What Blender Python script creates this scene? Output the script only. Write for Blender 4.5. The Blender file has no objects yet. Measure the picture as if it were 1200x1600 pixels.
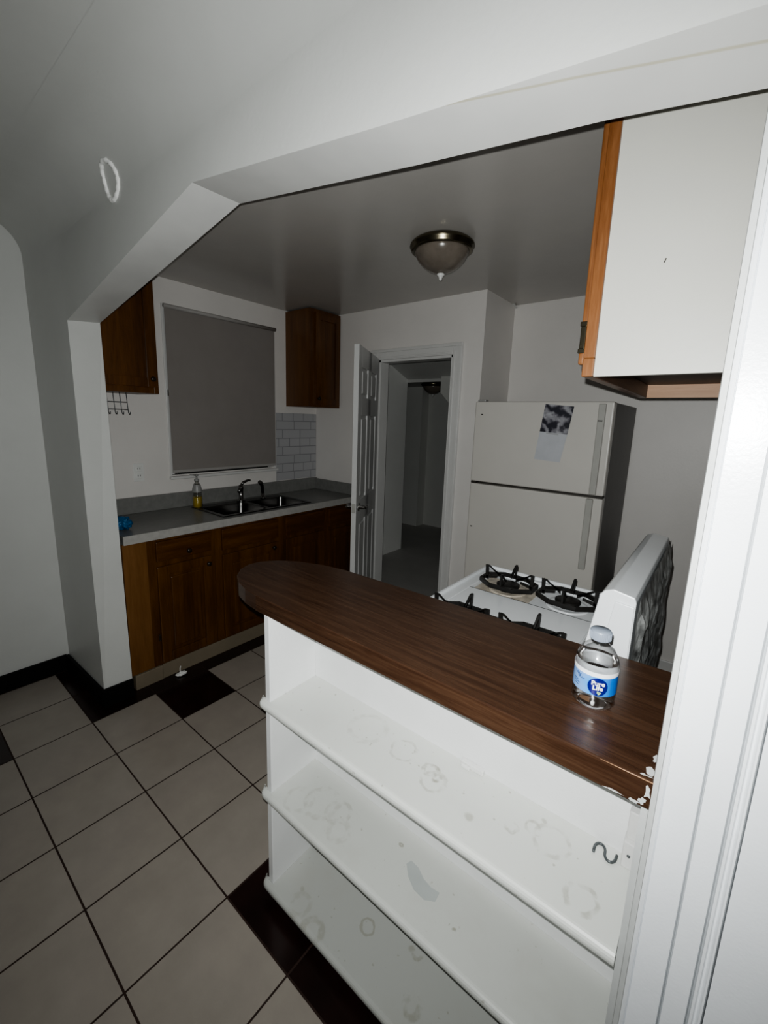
import bpy, bmesh, math, random
from mathutils import Vector, Matrix, noise
random.seed(7)
SC = bpy.context.scene
COL = SC.collection
PI = math.pi

# ------------------------------------------------------------------ materials
def nodes(name):
    m = bpy.data.materials.new(name); m.use_nodes = True
    nt = m.node_tree; b = nt.nodes['Principled BSDF']
    return m, nt, b

def N(nt, t, **kw):
    n = nt.nodes.new(t)
    for k, v in kw.items():
        if k in n.inputs.keys(): n.inputs[k].default_value = v
        else: setattr(n, k, v)
    return n

def coords(nt, scale=(1, 1, 1), rot=(0, 0, 0), loc=(0, 0, 0)):
    tc = N(nt, 'ShaderNodeTexCoord'); mp = N(nt, 'ShaderNodeMapping')
    mp.inputs['Scale'].default_value = scale; mp.inputs['Rotation'].default_value = rot; mp.inputs['Location'].default_value = loc
    nt.links.new(tc.outputs['Object'], mp.inputs['Vector'])
    return mp.outputs['Vector']

def ramp(nt, fac, stops):
    r = N(nt, 'ShaderNodeValToRGB'); el = r.color_ramp.elements
    while len(el) < len(stops): el.new(0.5)
    for e, (p, c) in zip(el, stops): e.position = p; e.color = (*c, 1)
    nt.links.new(fac, r.inputs['Fac']); return r.outputs['Color']

def bump(nt, b, h, strength=0.2, dist=0.01):
    bp = N(nt, 'ShaderNodeBump', Strength=strength, Distance=dist)
    nt.links.new(h, bp.inputs['Height']); nt.links.new(bp.outputs['Normal'], b.inputs['Normal'])

def paint(name, col, rough=0.45, var=0.05, bumpy=0.08, scale=6, metal=0.0, spec=0.5):
    m, nt, b = nodes(name)
    v = coords(nt)
    n = N(nt, 'ShaderNodeTexNoise', Scale=scale, Detail=5.0, Roughness=0.6)
    nt.links.new(v, n.inputs['Vector'])
    lo = tuple(c * (1 - var) for c in col); hi = tuple(min(1, c * (1 + var)) for c in col)
    nt.links.new(ramp(nt, n.outputs['Fac'], [(0.3, lo), (0.7, hi)]), b.inputs['Base Color'])
    b.inputs['Roughness'].default_value = rough; b.inputs['Metallic'].default_value = metal
    b.inputs['Specular IOR Level'].default_value = spec
    if bumpy:
        n2 = N(nt, 'ShaderNodeTexNoise', Scale=scale * 25, Detail=3.0)
        nt.links.new(v, n2.inputs['Vector']); bump(nt, b, n2.outputs['Fac'], bumpy, 0.004)
    return m

def wood(name, dark, mid, light, axis='x', scale=1.0, rough=0.4, spec=0.5, streak=14):
    m, nt, b = nodes(name)
    sc = {'x': (1.2, streak, streak), 'y': (streak, 1.2, streak), 'z': (streak, streak, 1.2)}[axis]
    v = coords(nt, tuple(s * scale for s in sc))
    n = N(nt, 'ShaderNodeTexNoise', Scale=1.6, Detail=8.0, Roughness=0.62, Distortion=0.5)
    nt.links.new(v, n.inputs['Vector'])
    fine = N(nt, 'ShaderNodeTexNoise', Scale=9.0, Detail=4.0, Roughness=0.7)
    nt.links.new(v, fine.inputs['Vector'])
    mx = N(nt, 'ShaderNodeMath', operation='MULTIPLY_ADD'); mx.inputs[1].default_value = 0.35
    ad = N(nt, 'ShaderNodeMath', operation='MULTIPLY'); ad.inputs[1].default_value = 0.68
    nt.links.new(n.outputs['Fac'], ad.inputs[0]); nt.links.new(fine.outputs['Fac'], mx.inputs[0]); nt.links.new(ad.outputs[0], mx.inputs[2])
    nt.links.new(ramp(nt, mx.outputs[0], [(0.36, dark), (0.5, mid), (0.66, light)]), b.inputs['Base Color'])
    b.inputs['Roughness'].default_value = rough; b.inputs['Specular IOR Level'].default_value = spec
    bump(nt, b, fine.outputs['Fac'], 0.06, 0.003)
    return m

def stained(name, stains, base=(0.74, 0.745, 0.72), grime=0.25):
    """painted shelf with ring marks / smudges at given (x, y, radius, width, strength, squash)"""
    m, nt, b = nodes(name)
    tc = N(nt, 'ShaderNodeTexCoord'); L = nt.links.new
    wob = N(nt, 'ShaderNodeTexNoise', Scale=26.0, Detail=4.0); L(tc.outputs['Object'], wob.inputs['Vector'])
    wv = N(nt, 'ShaderNodeVectorMath', operation='MULTIPLY_ADD'); wv.inputs[1].default_value = (0.022, 0.022, 0)
    wv.inputs[2].default_value = (-0.011, -0.011, 0); L(wob.outputs['Color'], wv.inputs[0])
    pos = N(nt, 'ShaderNodeVectorMath', operation='ADD'); L(tc.outputs['Object'], pos.inputs[0]); L(wv.outputs[0], pos.inputs[1])
    flat = N(nt, 'ShaderNodeVectorMath', operation='MULTIPLY'); flat.inputs[1].default_value = (1, 1, 0); L(pos.outputs[0], flat.inputs[0])
    patchy = N(nt, 'ShaderNodeTexNoise', Scale=42.0, Detail=2.0); L(tc.outputs['Object'], patchy.inputs['Vector'])
    pr = N(nt, 'ShaderNodeMapRange'); pr.inputs[1].default_value = 0.4; pr.inputs[2].default_value = 0.62; L(patchy.outputs['Fac'], pr.inputs[0])
    tot = None
    for (x, y, r, w, s, full) in stains:
        d = N(nt, 'ShaderNodeVectorMath', operation='DISTANCE'); d.inputs[1].default_value = (x, y, 0); L(flat.outputs[0], d.inputs[0])
        a = N(nt, 'ShaderNodeMath', operation='SUBTRACT'); a.inputs[1].default_value = r; L(d.outputs['Value'], a.inputs[0])
        c = N(nt, 'ShaderNodeMath', operation='ABSOLUTE'); L(a.outputs[0], c.inputs[0])
        mr = N(nt, 'ShaderNodeMapRange'); mr.interpolation_type = 'SMOOTHSTEP'
        mr.inputs[1].default_value = w * 0.4; mr.inputs[2].default_value = w; mr.inputs[3].default_value = s; mr.inputs[4].default_value = 0
        L(c.outputs[0], mr.inputs[0]); o = mr.outputs[0]
        if not full:
            mu = N(nt, 'ShaderNodeMath', operation='MULTIPLY'); L(o, mu.inputs[0]); L(pr.outputs[0], mu.inputs[1]); o = mu.outputs[0]
        if tot is None: tot = o
        else:
            ad = N(nt, 'ShaderNodeMath', operation='MAXIMUM'); L(tot, ad.inputs[0]); L(o, ad.inputs[1]); tot = ad.outputs[0]
    sp = N(nt, 'ShaderNodeTexNoise', Scale=70.0, Detail=1.0); L(tc.outputs['Object'], sp.inputs['Vector'])
    sr = N(nt, 'ShaderNodeMapRange'); sr.inputs[1].default_value = 0.735; sr.inputs[2].default_value = 0.79; sr.inputs[4].default_value = 0.6
    L(sp.outputs['Fac'], sr.inputs[0])
    ad = N(nt, 'ShaderNodeMath', operation='MAXIMUM'); L(tot, ad.inputs[0]); L(sr.outputs[0], ad.inputs[1])
    g = N(nt, 'ShaderNodeTexNoise', Scale=7.0, Detail=6.0, Roughness=0.65); L(tc.outputs['Object'], g.inputs['Vector'])
    gr = N(nt, 'ShaderNodeMapRange'); gr.inputs[1].default_value = 0.5; gr.inputs[2].default_value = 0.8; gr.inputs[4].default_value = grime
    L(g.outputs['Fac'], gr.inputs[0])
    m1 = N(nt, 'ShaderNodeMix', data_type='RGBA'); m1.inputs[6].default_value = (*base, 1); m1.inputs[7].default_value = (0.45, 0.44, 0.4, 1); L(gr.outputs[0], m1.inputs[0])
    m2 = N(nt, 'ShaderNodeMix', data_type='RGBA'); m2.inputs[7].default_value = (0.33, 0.32, 0.27, 1); L(m1.outputs[2], m2.inputs[6]); L(ad.outputs[0], m2.inputs[0])
    L(m2.outputs[2], b.inputs['Base Color'])
    b.inputs['Roughness'].default_value = 0.35
    bump(nt, b, g.outputs['Fac'], 0.08, 0.004)
    return m

def metal(name, col, rough=0.25, var=0.1, scale=8):
    return paint(name, col, rough, var, 0.03, scale, 1.0)

def clear(name, tint=(1, 1, 1), rough=0.06, gloss=0.9):
    """thin clear plastic: transparent body under a fresnel gloss"""
    m = bpy.data.materials.new(name); m.use_nodes = True; nt = m.node_tree
    nt.nodes.remove(nt.nodes['Principled BSDF']); out = nt.nodes['Material Output']
    t = N(nt, 'ShaderNodeBsdfTransparent'); t.inputs['Color'].default_value = (*tint, 1)
    g = N(nt, 'ShaderNodeBsdfGlossy', Roughness=rough); g.inputs['Color'].default_value = (gloss, gloss, gloss, 1)
    fr = N(nt, 'ShaderNodeLayerWeight', Blend=0.25)
    nz = N(nt, 'ShaderNodeTexNoise', Scale=40.0); nt.links.new(coords(nt), nz.inputs['Vector'])
    bp = N(nt, 'ShaderNodeBump', Strength=0.5, Distance=0.005); nt.links.new(nz.outputs['Fac'], bp.inputs['Height'])
    nt.links.new(bp.outputs['Normal'], g.inputs['Normal'])
    mr = N(nt, 'ShaderNodeMapRange'); mr.inputs[3].default_value = 0.12; mr.inputs[4].default_value = 0.8; nt.links.new(fr.outputs['Facing'], mr.inputs[0])
    mx = N(nt, 'ShaderNodeMixShader'); nt.links.new(mr.outputs[0], mx.inputs[0]); nt.links.new(t.outputs[0], mx.inputs[1]); nt.links.new(g.outputs[0], mx.inputs[2])
    nt.links.new(mx.outputs[0], out.inputs['Surface'])
    return m

WALL = paint('wall_paint', (0.60, 0.605, 0.585), 0.42, 0.03, 0.10, 3)
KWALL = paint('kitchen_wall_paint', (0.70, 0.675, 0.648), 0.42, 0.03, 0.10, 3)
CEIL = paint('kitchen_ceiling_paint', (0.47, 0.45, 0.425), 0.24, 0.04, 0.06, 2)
ROOMC = paint('room_ceiling_paint', (0.60, 0.605, 0.58), 0.38, 0.04, 0.12, 2)
HALL = paint('hall_paint', (0.60, 0.60, 0.57), 0.5, 0.04, 0.1, 2)
WHITEH = paint('hall_side_paint', (0.86, 0.86, 0.83), 0.45, 0.03, 0.08, 3)
HALLC = paint('hall_ceiling_paint', (0.55, 0.55, 0.53), 0.5, 0.04, 0.1, 2)
TRIM = paint('gloss_trim_paint', (0.78, 0.80, 0.82), 0.3, 0.03, 0.06, 9)
TRIMD = paint('trim_edge_paint', (0.5, 0.51, 0.5), 0.35, 0.06, 0.08, 9)
GROOVE = paint('trim_groove', (0.22, 0.23, 0.24), 0.5, 0.1, 0.0, 9)
SHELFP = paint('shelf_paint', (0.75, 0.755, 0.75), 0.38, 0.03, 0.10, 8)
DOORP = paint('door_paint', (0.55, 0.55, 0.54), 0.38, 0.03, 0.05, 6)
CASING = paint('casing_paint', (0.62, 0.615, 0.6), 0.35, 0.03, 0.05, 6)
TILE = paint('floor_tile_light', (0.335, 0.30, 0.262), 0.34, 0.06, 0.06, 9)
DTILE = paint('floor_tile_dark', (0.016, 0.006, 0.005), 0.22, 0.4, 0.03, 8)
GROUT = paint('grout', (0.035, 0.017, 0.012), 0.8, 0.2, 0.1, 20)
BLACKB = paint('black_baseboard', (0.004, 0.004, 0.004), 0.6, 0.3, 0.05, 12, 0.0, 0.2)
COUNTER = wood('walnut_laminate', (0.029, 0.0135, 0.0078), (0.045, 0.0222, 0.0128), (0.068, 0.036, 0.0208), 'x', 2.2, 0.26, 0.5, 22)
OAKZ = wood('oak_dark_vertical', (0.052, 0.0185, 0.0025), (0.085, 0.032, 0.0045), (0.13, 0.053, 0.009), 'z', 0.8, 0.36)
OAKY = wood('oak_dark_horizontal', (0.048, 0.016, 0.0025), (0.076, 0.027, 0.0042), (0.115, 0.045, 0.008), 'y', 0.8, 0.36)
OAKF = wood('oak_filler', (0.125, 0.056, 0.014), (0.16, 0.072, 0.019), (0.20, 0.095, 0.03), 'z', 0.8, 0.4)
OAKS = wood('oak_side', (0.085, 0.033, 0.007), (0.115, 0.046, 0.010), (0.145, 0.062, 0.015), 'z', 0.8, 0.4)
OAKO = wood('oak_orange', (0.115, 0.041, 0.013), (0.16, 0.063, 0.021), (0.22, 0.098, 0.04), 'z', 1.4, 0.32)
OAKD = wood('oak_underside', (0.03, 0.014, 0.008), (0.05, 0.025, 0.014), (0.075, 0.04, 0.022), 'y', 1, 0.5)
OAKL = wood('oak_light_strip', (0.30, 0.16, 0.085), (0.35, 0.20, 0.11), (0.42, 0.25, 0.15), 'x', 1, 0.5)
TOE = paint('toe_board', (0.21, 0.175, 0.125), 0.5, 0.08, 0.06, 6)
KNOB = paint('dark_knob', (0.02, 0.012, 0.008), 0.3, 0.2, 0.0, 20)
PANELW = paint('cabinet_side_white', (0.50, 0.495, 0.455), 0.45, 0.025, 0.05, 3)
GREYL = paint('grey_laminate', (0.20, 0.20, 0.19), 0.30, 0.12, 0.03, 30)
GREYE = paint('grey_laminate_edge', (0.38, 0.37, 0.35), 0.35, 0.1, 0.03, 30)
STEEL = metal('stainless', (0.085, 0.083, 0.08), 0.27)
CHROME = metal('chrome', (0.7, 0.7, 0.7), 0.1)
DCHROME = metal('dark_chrome', (0.22, 0.215, 0.21), 0.16)
BRONZE = metal('bronze', (0.17, 0.15, 0.105), 0.26)
AMBER = paint('smoked_glass', (0.17, 0.145, 0.12), 0.22, 0.25, 0.02, 7)
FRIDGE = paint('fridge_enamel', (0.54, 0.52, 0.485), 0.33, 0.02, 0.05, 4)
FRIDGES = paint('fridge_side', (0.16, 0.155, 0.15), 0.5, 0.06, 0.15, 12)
FHAND = paint('fridge_handle', (0.37, 0.365, 0.34), 0.35, 0.06, 0.02, 8)
GASKET = paint('dark_gasket', (0.03, 0.025, 0.02), 0.6, 0.3, 0.0, 20)
ENAMEL = paint('white_enamel', (0.72, 0.74, 0.755), 0.2, 0.02, 0.0, 8)
IRON = paint('cast_iron', (0.012, 0.011, 0.01), 0.42, 0.3, 0.15, 30)
DRIP = paint('stained_drip_pan', (0.48, 0.43, 0.36), 0.3, 0.35, 0.05, 25)
FOIL = paint('dark_foil', (0.27, 0.275, 0.27), 0.3, 0.75, 0.1, 22, 0.35)
BLIND = paint('blind_fabric', (0.26, 0.238, 0.222), 0.85, 0.04, 0.1, 5)
BLINDR = paint('blind_rail', (0.36, 0.345, 0.33), 0.6, 0.05, 0.0, 5)
DARKGAP = paint('dark_gap', (0.02, 0.02, 0.02), 0.7, 0.1, 0.0, 5)
PLASTIC = paint('white_plastic', (0.7, 0.7, 0.68), 0.3, 0.03, 0.0, 8)
PLASTG = paint('grey_plastic', (0.28, 0.28, 0.27), 0.35, 0.05, 0.0, 8)
CAPM = paint('cap_plastic', (0.22, 0.25, 0.30), 0.35, 0.03, 0.0, 60)
BLUE = paint('blue_scrubber', (0.0, 0.10, 0.25), 0.35, 0.35, 0.2, 40)
SHOOK = paint('dark_wire', (0.10, 0.11, 0.115), 0.35, 0.1, 0.0, 20, 0.5)
RINGM = paint('ring_plaster', (0.9, 0.9, 0.88), 0.6, 0.05, 0.2, 30)
SCRAP = paint('white_scrap', (0.75, 0.74, 0.72), 0.6, 0.05, 0.1, 30)
PET = clear('clear_pet')
SOAPG = clear('soap_shell', (0.85, 0.86, 0.84))

def soap_liquid():
    return paint('yellow_soap', (0.52, 0.36, 0.015), 0.25, 0.08, 0.0, 9)
SOAP = soap_liquid()

def water_mat():
    m, nt, b = nodes('water'); b.inputs['Transmission Weight'].default_value = 1.0
    b.inputs['Roughness'].default_value = 0.0; b.inputs['IOR'].default_value = 1.2
    n = N(nt, 'ShaderNodeTexNoise', Scale=4.0); nt.links.new(coords(nt), n.inputs['Vector'])
    nt.links.new(ramp(nt, n.outputs['Fac'], [(0, (0.93, 0.96, 0.97)), (1, (1, 1, 1))]), b.inputs['Base Color'])
    return m
WATER = water_mat()

def soffit_mat():
    m, nt, b = nodes('soffit_paint'); L = nt.links.new
    tc = N(nt, 'ShaderNodeTexCoord'); sp = N(nt, 'ShaderNodeSeparateXYZ'); L(tc.outputs['Object'], sp.inputs[0])
    nz = N(nt, 'ShaderNodeTexNoise', Scale=5.0, Detail=5.0); L(tc.outputs['Object'], nz.inputs['Vector'])
    # old tape line creeping across the underside of the beam: y = 0.731 + 0.1275*(x + 0.03) ...
    ml = N(nt, 'ShaderNodeMath', operation='MULTIPLY_ADD'); ml.inputs[1].default_value = -0.135; ml.inputs[2].default_value = -0.7375; L(sp.outputs[0], ml.inputs[0])
    dd = N(nt, 'ShaderNodeMath', operation='ADD'); L(sp.outputs[1], dd.inputs[0]); L(ml.outputs[0], dd.inputs[1])
    wob = N(nt, 'ShaderNodeMath', operation='MULTIPLY_ADD'); wob.inputs[1].default_value = 0.006; L(nz.outputs['Fac'], wob.inputs[0]); L(dd.outputs[0], wob.inputs[2])
    ab = N(nt, 'ShaderNodeMath', operation='ABSOLUTE'); L(wob.outputs[0], ab.inputs[0])
    mr = N(nt, 'ShaderNodeMapRange'); mr.inputs[1].default_value = 0.0015; mr.inputs[2].default_value = 0.004; mr.inputs[3].default_value = 0.55; mr.inputs[4].default_value = 0; L(ab.outputs[0], mr.inputs[0])
    c = ramp(nt, nz.outputs['Fac'], [(0.3, (0.6, 0.6, 0.585)), (0.7, (0.68, 0.68, 0.66))])
    mx = N(nt, 'ShaderNodeMix', data_type='RGBA'); mx.inputs[7].default_value = (0.42, 0.38, 0.22, 1); L(c, mx.inputs[6]); L(mr.outputs[0], mx.inputs[0])
    L(mx.outputs[2], b.inputs['Base Color']); b.inputs['Roughness'].default_value = 0.42
    return m
SOFFIT = soffit_mat()

def tilepanel_mat():
    m, nt, b = nodes('grey_wall_tiles'); L = nt.links.new
    tc = N(nt, 'ShaderNodeTexCoord'); sp = N(nt, 'ShaderNodeSeparateXYZ'); cb = N(nt, 'ShaderNodeCombineXYZ')
    L(tc.outputs['Object'], sp.inputs[0]); L(sp.outputs[1], cb.inputs[0]); L(sp.outputs[2], cb.inputs[1])
    br = N(nt, 'ShaderNodeTexBrick'); L(cb.outputs[0], br.inputs['Vector'])
    br.offset = 0.35; br.squash = 0.6; br.squash_frequency = 3
    br.inputs['Color1'].default_value = (0.43, 0.425, 0.435, 1); br.inputs['Color2'].default_value = (0.40, 0.40, 0.41, 1)
    br.inputs['Mortar'].default_value = (0.25, 0.25, 0.26, 1)
    br.inputs['Scale'].default_value = 1.0; br.inputs['Mortar Size'].default_value = 0.0035
    br.inputs['Brick Width'].default_value = 0.19; br.inputs['Row Height'].default_value = 0.072
    L(br.outputs['Color'], b.inputs['Base Color']); b.inputs['Roughness'].default_value = 0.4
    bump(nt, b, br.outputs['Fac'], -0.3, 0.003)
    return m
TILEP = tilepanel_mat()

def photo_mat():
    m, nt, b = nodes('calendar_picture'); L = nt.links.new
    v = coords(nt, (1, 1, 1), (0, 0.5, 0))
    w = N(nt, 'ShaderNodeTexWave', Scale=4.5, Distortion=13.0, Detail=5.0); w.inputs['Detail Scale'].default_value = 2.0; L(v, w.inputs['Vector'])
    n = N(nt, 'ShaderNodeTexNoise', Scale=22.0, Detail=4.0); L(v, n.inputs['Vector'])
    mu = N(nt, 'ShaderNodeMath', operation='MULTIPLY'); L(w.outputs['Fac'], mu.inputs[0]); L(n.outputs['Fac'], mu.inputs[1])
    L(ramp(nt, mu.outputs[0], [(0.06, (0.025, 0.025, 0.035)), (0.25, (0.12, 0.115, 0.135)), (0.6, (0.36, 0.36, 0.38))]), b.inputs['Base Color'])
    b.inputs['Roughness'].default_value = 0.35
    return m
PHOTO = photo_mat()
PAPER = paint('grey_paper', (0.44, 0.45, 0.475), 0.55, 0.06, 0.0, 14)

def label_mat():
    m, nt, b = nodes('bottle_label'); L = nt.links.new
    tc = N(nt, 'ShaderNodeTexCoord'); sp = N(nt, 'ShaderNodeSeparateXYZ'); L(tc.outputs['Object'], sp.inputs[0])
    n = N(nt, 'ShaderNodeTexNoise', Scale=18.0, Detail=2.0); L(tc.outputs['Object'], n.inputs['Vector'])
    ad = N(nt, 'ShaderNodeMath', operation='MULTIPLY_ADD'); ad.inputs[1].default_value = 12.0; L(sp.outputs[0], ad.inputs[0]); L(n.outputs['Fac'], ad.inputs[2])
    col = ramp(nt, ad.outputs[0], [(0.1, (0.20, 0.34, 0.62)), (0.45, (0.05, 0.27, 0.66)), (0.95, (0.0, 0.12, 0.50))])
    L(col, b.inputs['Base Color']); b.inputs['Roughness'].default_value = 0.3
    return m
LABEL = label_mat()
LBLUE = paint('label_disc', (0.006, 0.006, 0.13), 0.3, 0.05, 0.0, 20)
LWHITE = paint('label_white', (0.85, 0.86, 0.88), 0.35, 0.03, 0.0, 20)
LGREY = paint('label_script', (0.02, 0.06, 0.18), 0.4, 0.1, 0.0, 20)
LGREEN = paint('label_leaf', (0.35, 0.55, 0.25), 0.4, 0.1, 0.0, 20)

# ------------------------------------------------------------------ mesh helpers
class MB:
    def __init__(self): self.bm = bmesh.new()
    def box(self, x0, x1, y0, y1, z0, z1, bev=0.0, seg=2, mi=0):
        b = bmesh.new(); bmesh.ops.create_cube(b, size=1)
        for v in b.verts: v.co = Vector(((x0 + x1) / 2 + v.co.x * (x1 - x0), (y0 + y1) / 2 + v.co.y * (y1 - y0), (z0 + z1) / 2 + v.co.z * (z1 - z0)))
        if bev: bmesh.ops.bevel(b, geom=b.edges[:], offset=bev, segments=seg, affect='EDGES', profile=0.5)
        return self._merge(b, mi)
    def _merge(self, b, mi=0, smooth=False):
        vm = {}
        for v in b.verts: vm[v] = self.bm.verts.new(v.co)
        for f in b.faces:
            try: nf = self.bm.faces.new([vm[v] for v in f.verts])
            except ValueError: continue
            nf.material_index = mi; nf.smooth = smooth or f.smooth
        b.free(); return self
    def poly(self, pts, mi=0):
        f = self.bm.faces.new([self.bm.verts.new(Vector(p)) for p in pts]); f.material_index = mi; return self
    def prism(self, pts2, a0, a1, axis='z', bev=0.0, mi=0, seg=2, smooth=False):
        """extrude a 2-D outline along an axis: z -> (x,y), y -> (x,z), x -> (y,z)"""
        def P(p, t): return {'z': (p[0], p[1], t), 'y': (p[0], t, p[1]), 'x': (t, p[0], p[1])}[axis]
        b = bmesh.new(); A = [b.verts.new(P(p, a0)) for p in pts2]; B = [b.verts.new(P(p, a1)) for p in pts2]; n = len(pts2)
        b.faces.new(A); b.faces.new(B[::-1])
        for i in range(n):
            f = b.faces.new([A[i], B[i], B[(i + 1) % n], A[(i + 1) % n]]); f.smooth = smooth
        bmesh.ops.recalc_face_normals(b, faces=b.faces[:])
        if bev: bmesh.ops.bevel(b, geom=b.edges[:], offset=bev, segments=seg, affect='EDGES', profile=0.5)
        return self._merge(b, mi)
    def lathe(self, prof, c=(0, 0, 0), n=40, axis='z', mi=0, cap=True):
        b = bmesh.new(); rings = []
        for r, h in prof:
            ring = []
            for i in range(n):
                a = 2 * PI * i / n; p = (r * math.cos(a), r * math.sin(a), h)
                if axis == 'x': p = (h, p[0], p[1])
                if axis == 'y': p = (p[0], h, p[1])
                ring.append(b.verts.new(Vector(c) + Vector(p)))
            rings.append(ring)
        for A, B in zip(rings, rings[1:]):
            for i in range(n):
                f = b.faces.new([A[i], A[(i + 1) % n], B[(i + 1) % n], B[i]]); f.smooth = True
        if cap:
            b.faces.new(rings[0][::-1]); b.faces.new(rings[-1])
        bmesh.ops.recalc_face_normals(b, faces=b.faces[:])
        return self._merge(b, mi)
    def tube(self, pts, r, n=8, mi=0, closed=False):
        pts = [Vector(p) for p in pts]; b = bmesh.new(); rings = []; m = len(pts)
        rr = r if isinstance(r, (list, tuple)) else [r] * m
        up = Vector((0.13, 0.21, 0.97))
        for i, p in enumerate(pts):
            if closed: d = pts[(i + 1) % m] - pts[i - 1]
            else: d = pts[min(i + 1, m - 1)] - pts[max(i - 1, 0)]
            d.normalize(); u = d.cross(up)
            if u.length < 0.05: u = d.cross(Vector((1, 0, 0)))
            u.normalize(); w = d.cross(u)
            rings.append([b.verts.new(p + (u * math.cos(2 * PI * k / n) + w * math.sin(2 * PI * k / n)) * rr[i]) for k in range(n)])
        for i in range(m if closed else m - 1):
            A, B = rings[i], rings[(i + 1) % m]
            for k in range(n):
                f = b.faces.new([A[k], A[(k + 1) % n], B[(k + 1) % n], B[k]]); f.smooth = True
        if not closed: b.faces.new(rings[0][::-1]); b.faces.new(rings[-1])
        bmesh.ops.recalc_face_normals(b, faces=b.faces[:])
        return self._merge(b, mi)
    def build(self, name, mats, parent=None, recalc=False):
        if recalc: bmesh.ops.recalc_face_normals(self.bm, faces=self.bm.faces[:])
        me = bpy.data.meshes.new(name)
        off = world_loc(parent) if parent else Vector((0, 0, 0))
        for v in self.bm.verts: v.co -= off
        self.bm.to_mesh(me); self.bm.free()
        for m in (mats if isinstance(mats, (list, tuple)) else [mats]): me.materials.append(m)
        o = bpy.data.objects.new(name, me); COL.objects.link(o)
        if parent: o.parent = parent
        return o

def world_loc(o):
    v = Vector((0, 0, 0))
    while o: v += o.location; o = o.parent
    return v

def struct(o): o['kind'] = 'structure'; return o

def thing(name, label, cat, loc=(0, 0, 0), group=None):
    o = bpy.data.objects.new(name, None); o.empty_display_size = 0.05; COL.objects.link(o)
    o.location = loc; o['label'] = label; o['category'] = cat
    if group: o['group'] = group
    return o

def tag(o, label, cat, group=None):
    o['label'] = label; o['category'] = cat
    if group: o['group'] = group
    return o

def rounded(pts_r, seg=8):
    """outline with per-corner radius: list of (x, y, r)"""
    out = []; n = len(pts_r)
    for i, (x, y, r) in enumerate(pts_r):
        p = Vector((x, y)); a = Vector(pts_r[i - 1][:2]); c = Vector(pts_r[(i + 1) % n][:2])
        if r <= 0: out.append((x, y)); continue
        da = (a - p).normalized(); dc = (c - p).normalized()
        for k in range(seg + 1):
            t = k / seg; q0 = p + da * r; q1 = p + dc * r
            out.append(tuple((1 - t) ** 2 * q0 + 2 * t * (1 - t) * p + t * t * q1))
    return out

# ================================================================== SETTING
XL = -2.92      # left wall / window wall
YF = 0.678      # room face of the opening wall
YB = 0.813      # kitchen face of the opening wall
YD = 2.66       # wall with the open door
YA = 3.12       # back of the fridge alcove
ZK = 2.39       # kitchen ceiling
# --- floor: individual ceramic tiles over brown grout
PT = 0.3065; GX = -2.288; GY = 0.283; HG = 0.0028
m = MB()
m.poly([(-3.1, -2.6, -0.003), (1.7, -2.6, -0.003), (1.7, 3.3, -0.003), (-3.1, 3.3, -0.003)], 2)
for i in range(-3, 14):
    for j in range(-11, 10):
        x0 = GX + i * PT; y0 = GY + j * PT; x1 = x0 + PT; y1 = y0 + PT
        if x1 < XL + 0.02 or y0 > 3.2 or (y0 > 2.68 and x1 < -1.3): continue
        dark = False
        if i <= -1 and j >= 1: dark = True
        if i == 0 and j == 2: dark = True
        if i == -1 and j == -1: dark = True
        if i >= 4 and j >= 1 and y0 < 0.7: dark = True
        if i >= 4 and j == 0 and False: dark = True
        if i <= -3: dark = True
        if i == 2 and j == 4: dark = True
        m.poly([(x0 + HG, y0 + HG, 0), (x1 - HG, y0 + HG, 0), (x1 - HG, y1 - HG, 0), (x0 + HG, y1 - HG, 0)], 1 if dark else 0)
struct(m.build('floor', [TILE, DTILE, GROUT]))
m = MB(); m.box(-4.3, -0.9, YD + 0.05, 5.4, -0.01, 0.004); struct(m.build('floor_hall', paint('hall_floor', (0.42, 0.41, 0.39), 0.5, 0.06, 0.05, 5)))

# --- opening wall with its shallow peaked arch, coved into the room ceiling
ARCF = [(-2.404, 1.948), (-1.253, 2.181), (-0.565, 2.079), (-0.229, 2.033), (-0.011, 2.003)]
ARCB = [(-2.415, 1.962), (-1.230, 2.172), (-0.587, 2.078), (-0.216, 2.029), (-0.011, 1.994)]
ZC = 2.30; RC = 0.16; XR = 1.6
def yf(x, z):   # the plaster leans a little at the far left corner
    t = max(0.0, min(1.0, (-2.404 - x) / (2.92 - 2.404))); return YF + t * (-0.008 - 0.016 * z / 2.3)
m = MB()
def strip(x0, z0, x1, z1):
    m.poly([(x0, yf(x0, z0), z0), (x1, yf(x1, z1), z1), (x1, yf(x1, ZC), ZC), (x0, yf(x0, ZC), ZC)])
zl = [0, 0.6, 1.2, 1.6, 1.948, ZC]
def xe(z): return -2.377 - 0.027 * min(1, z / 1.948)
for za, zb in zip(zl, zl[1:]):
    for k in range(4):
        def Q(t, z): x = XL + (xe(z) - XL) * t; return (x, yf(x, z), z)
        m.poly([Q(k / 4, za), Q((k + 1) / 4, za), Q((k + 1) / 4, zb), Q(k / 4, zb)])
for (a, b) in zip(ARCF, ARCF[1:]): strip(*a, *b)
m.poly([(-0.011, YF, 0), (XR, YF, 0), (XR, YF, ZC), (-0.011, YF, ZC), (-0.011, YF, 2.003)])
seg = 10
xs = [XL + (-2.404 - XL) * k / 4 for k in range(4)] + [-2.404, -1.253, -0.565, -0.229, -0.011, XR]
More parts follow.
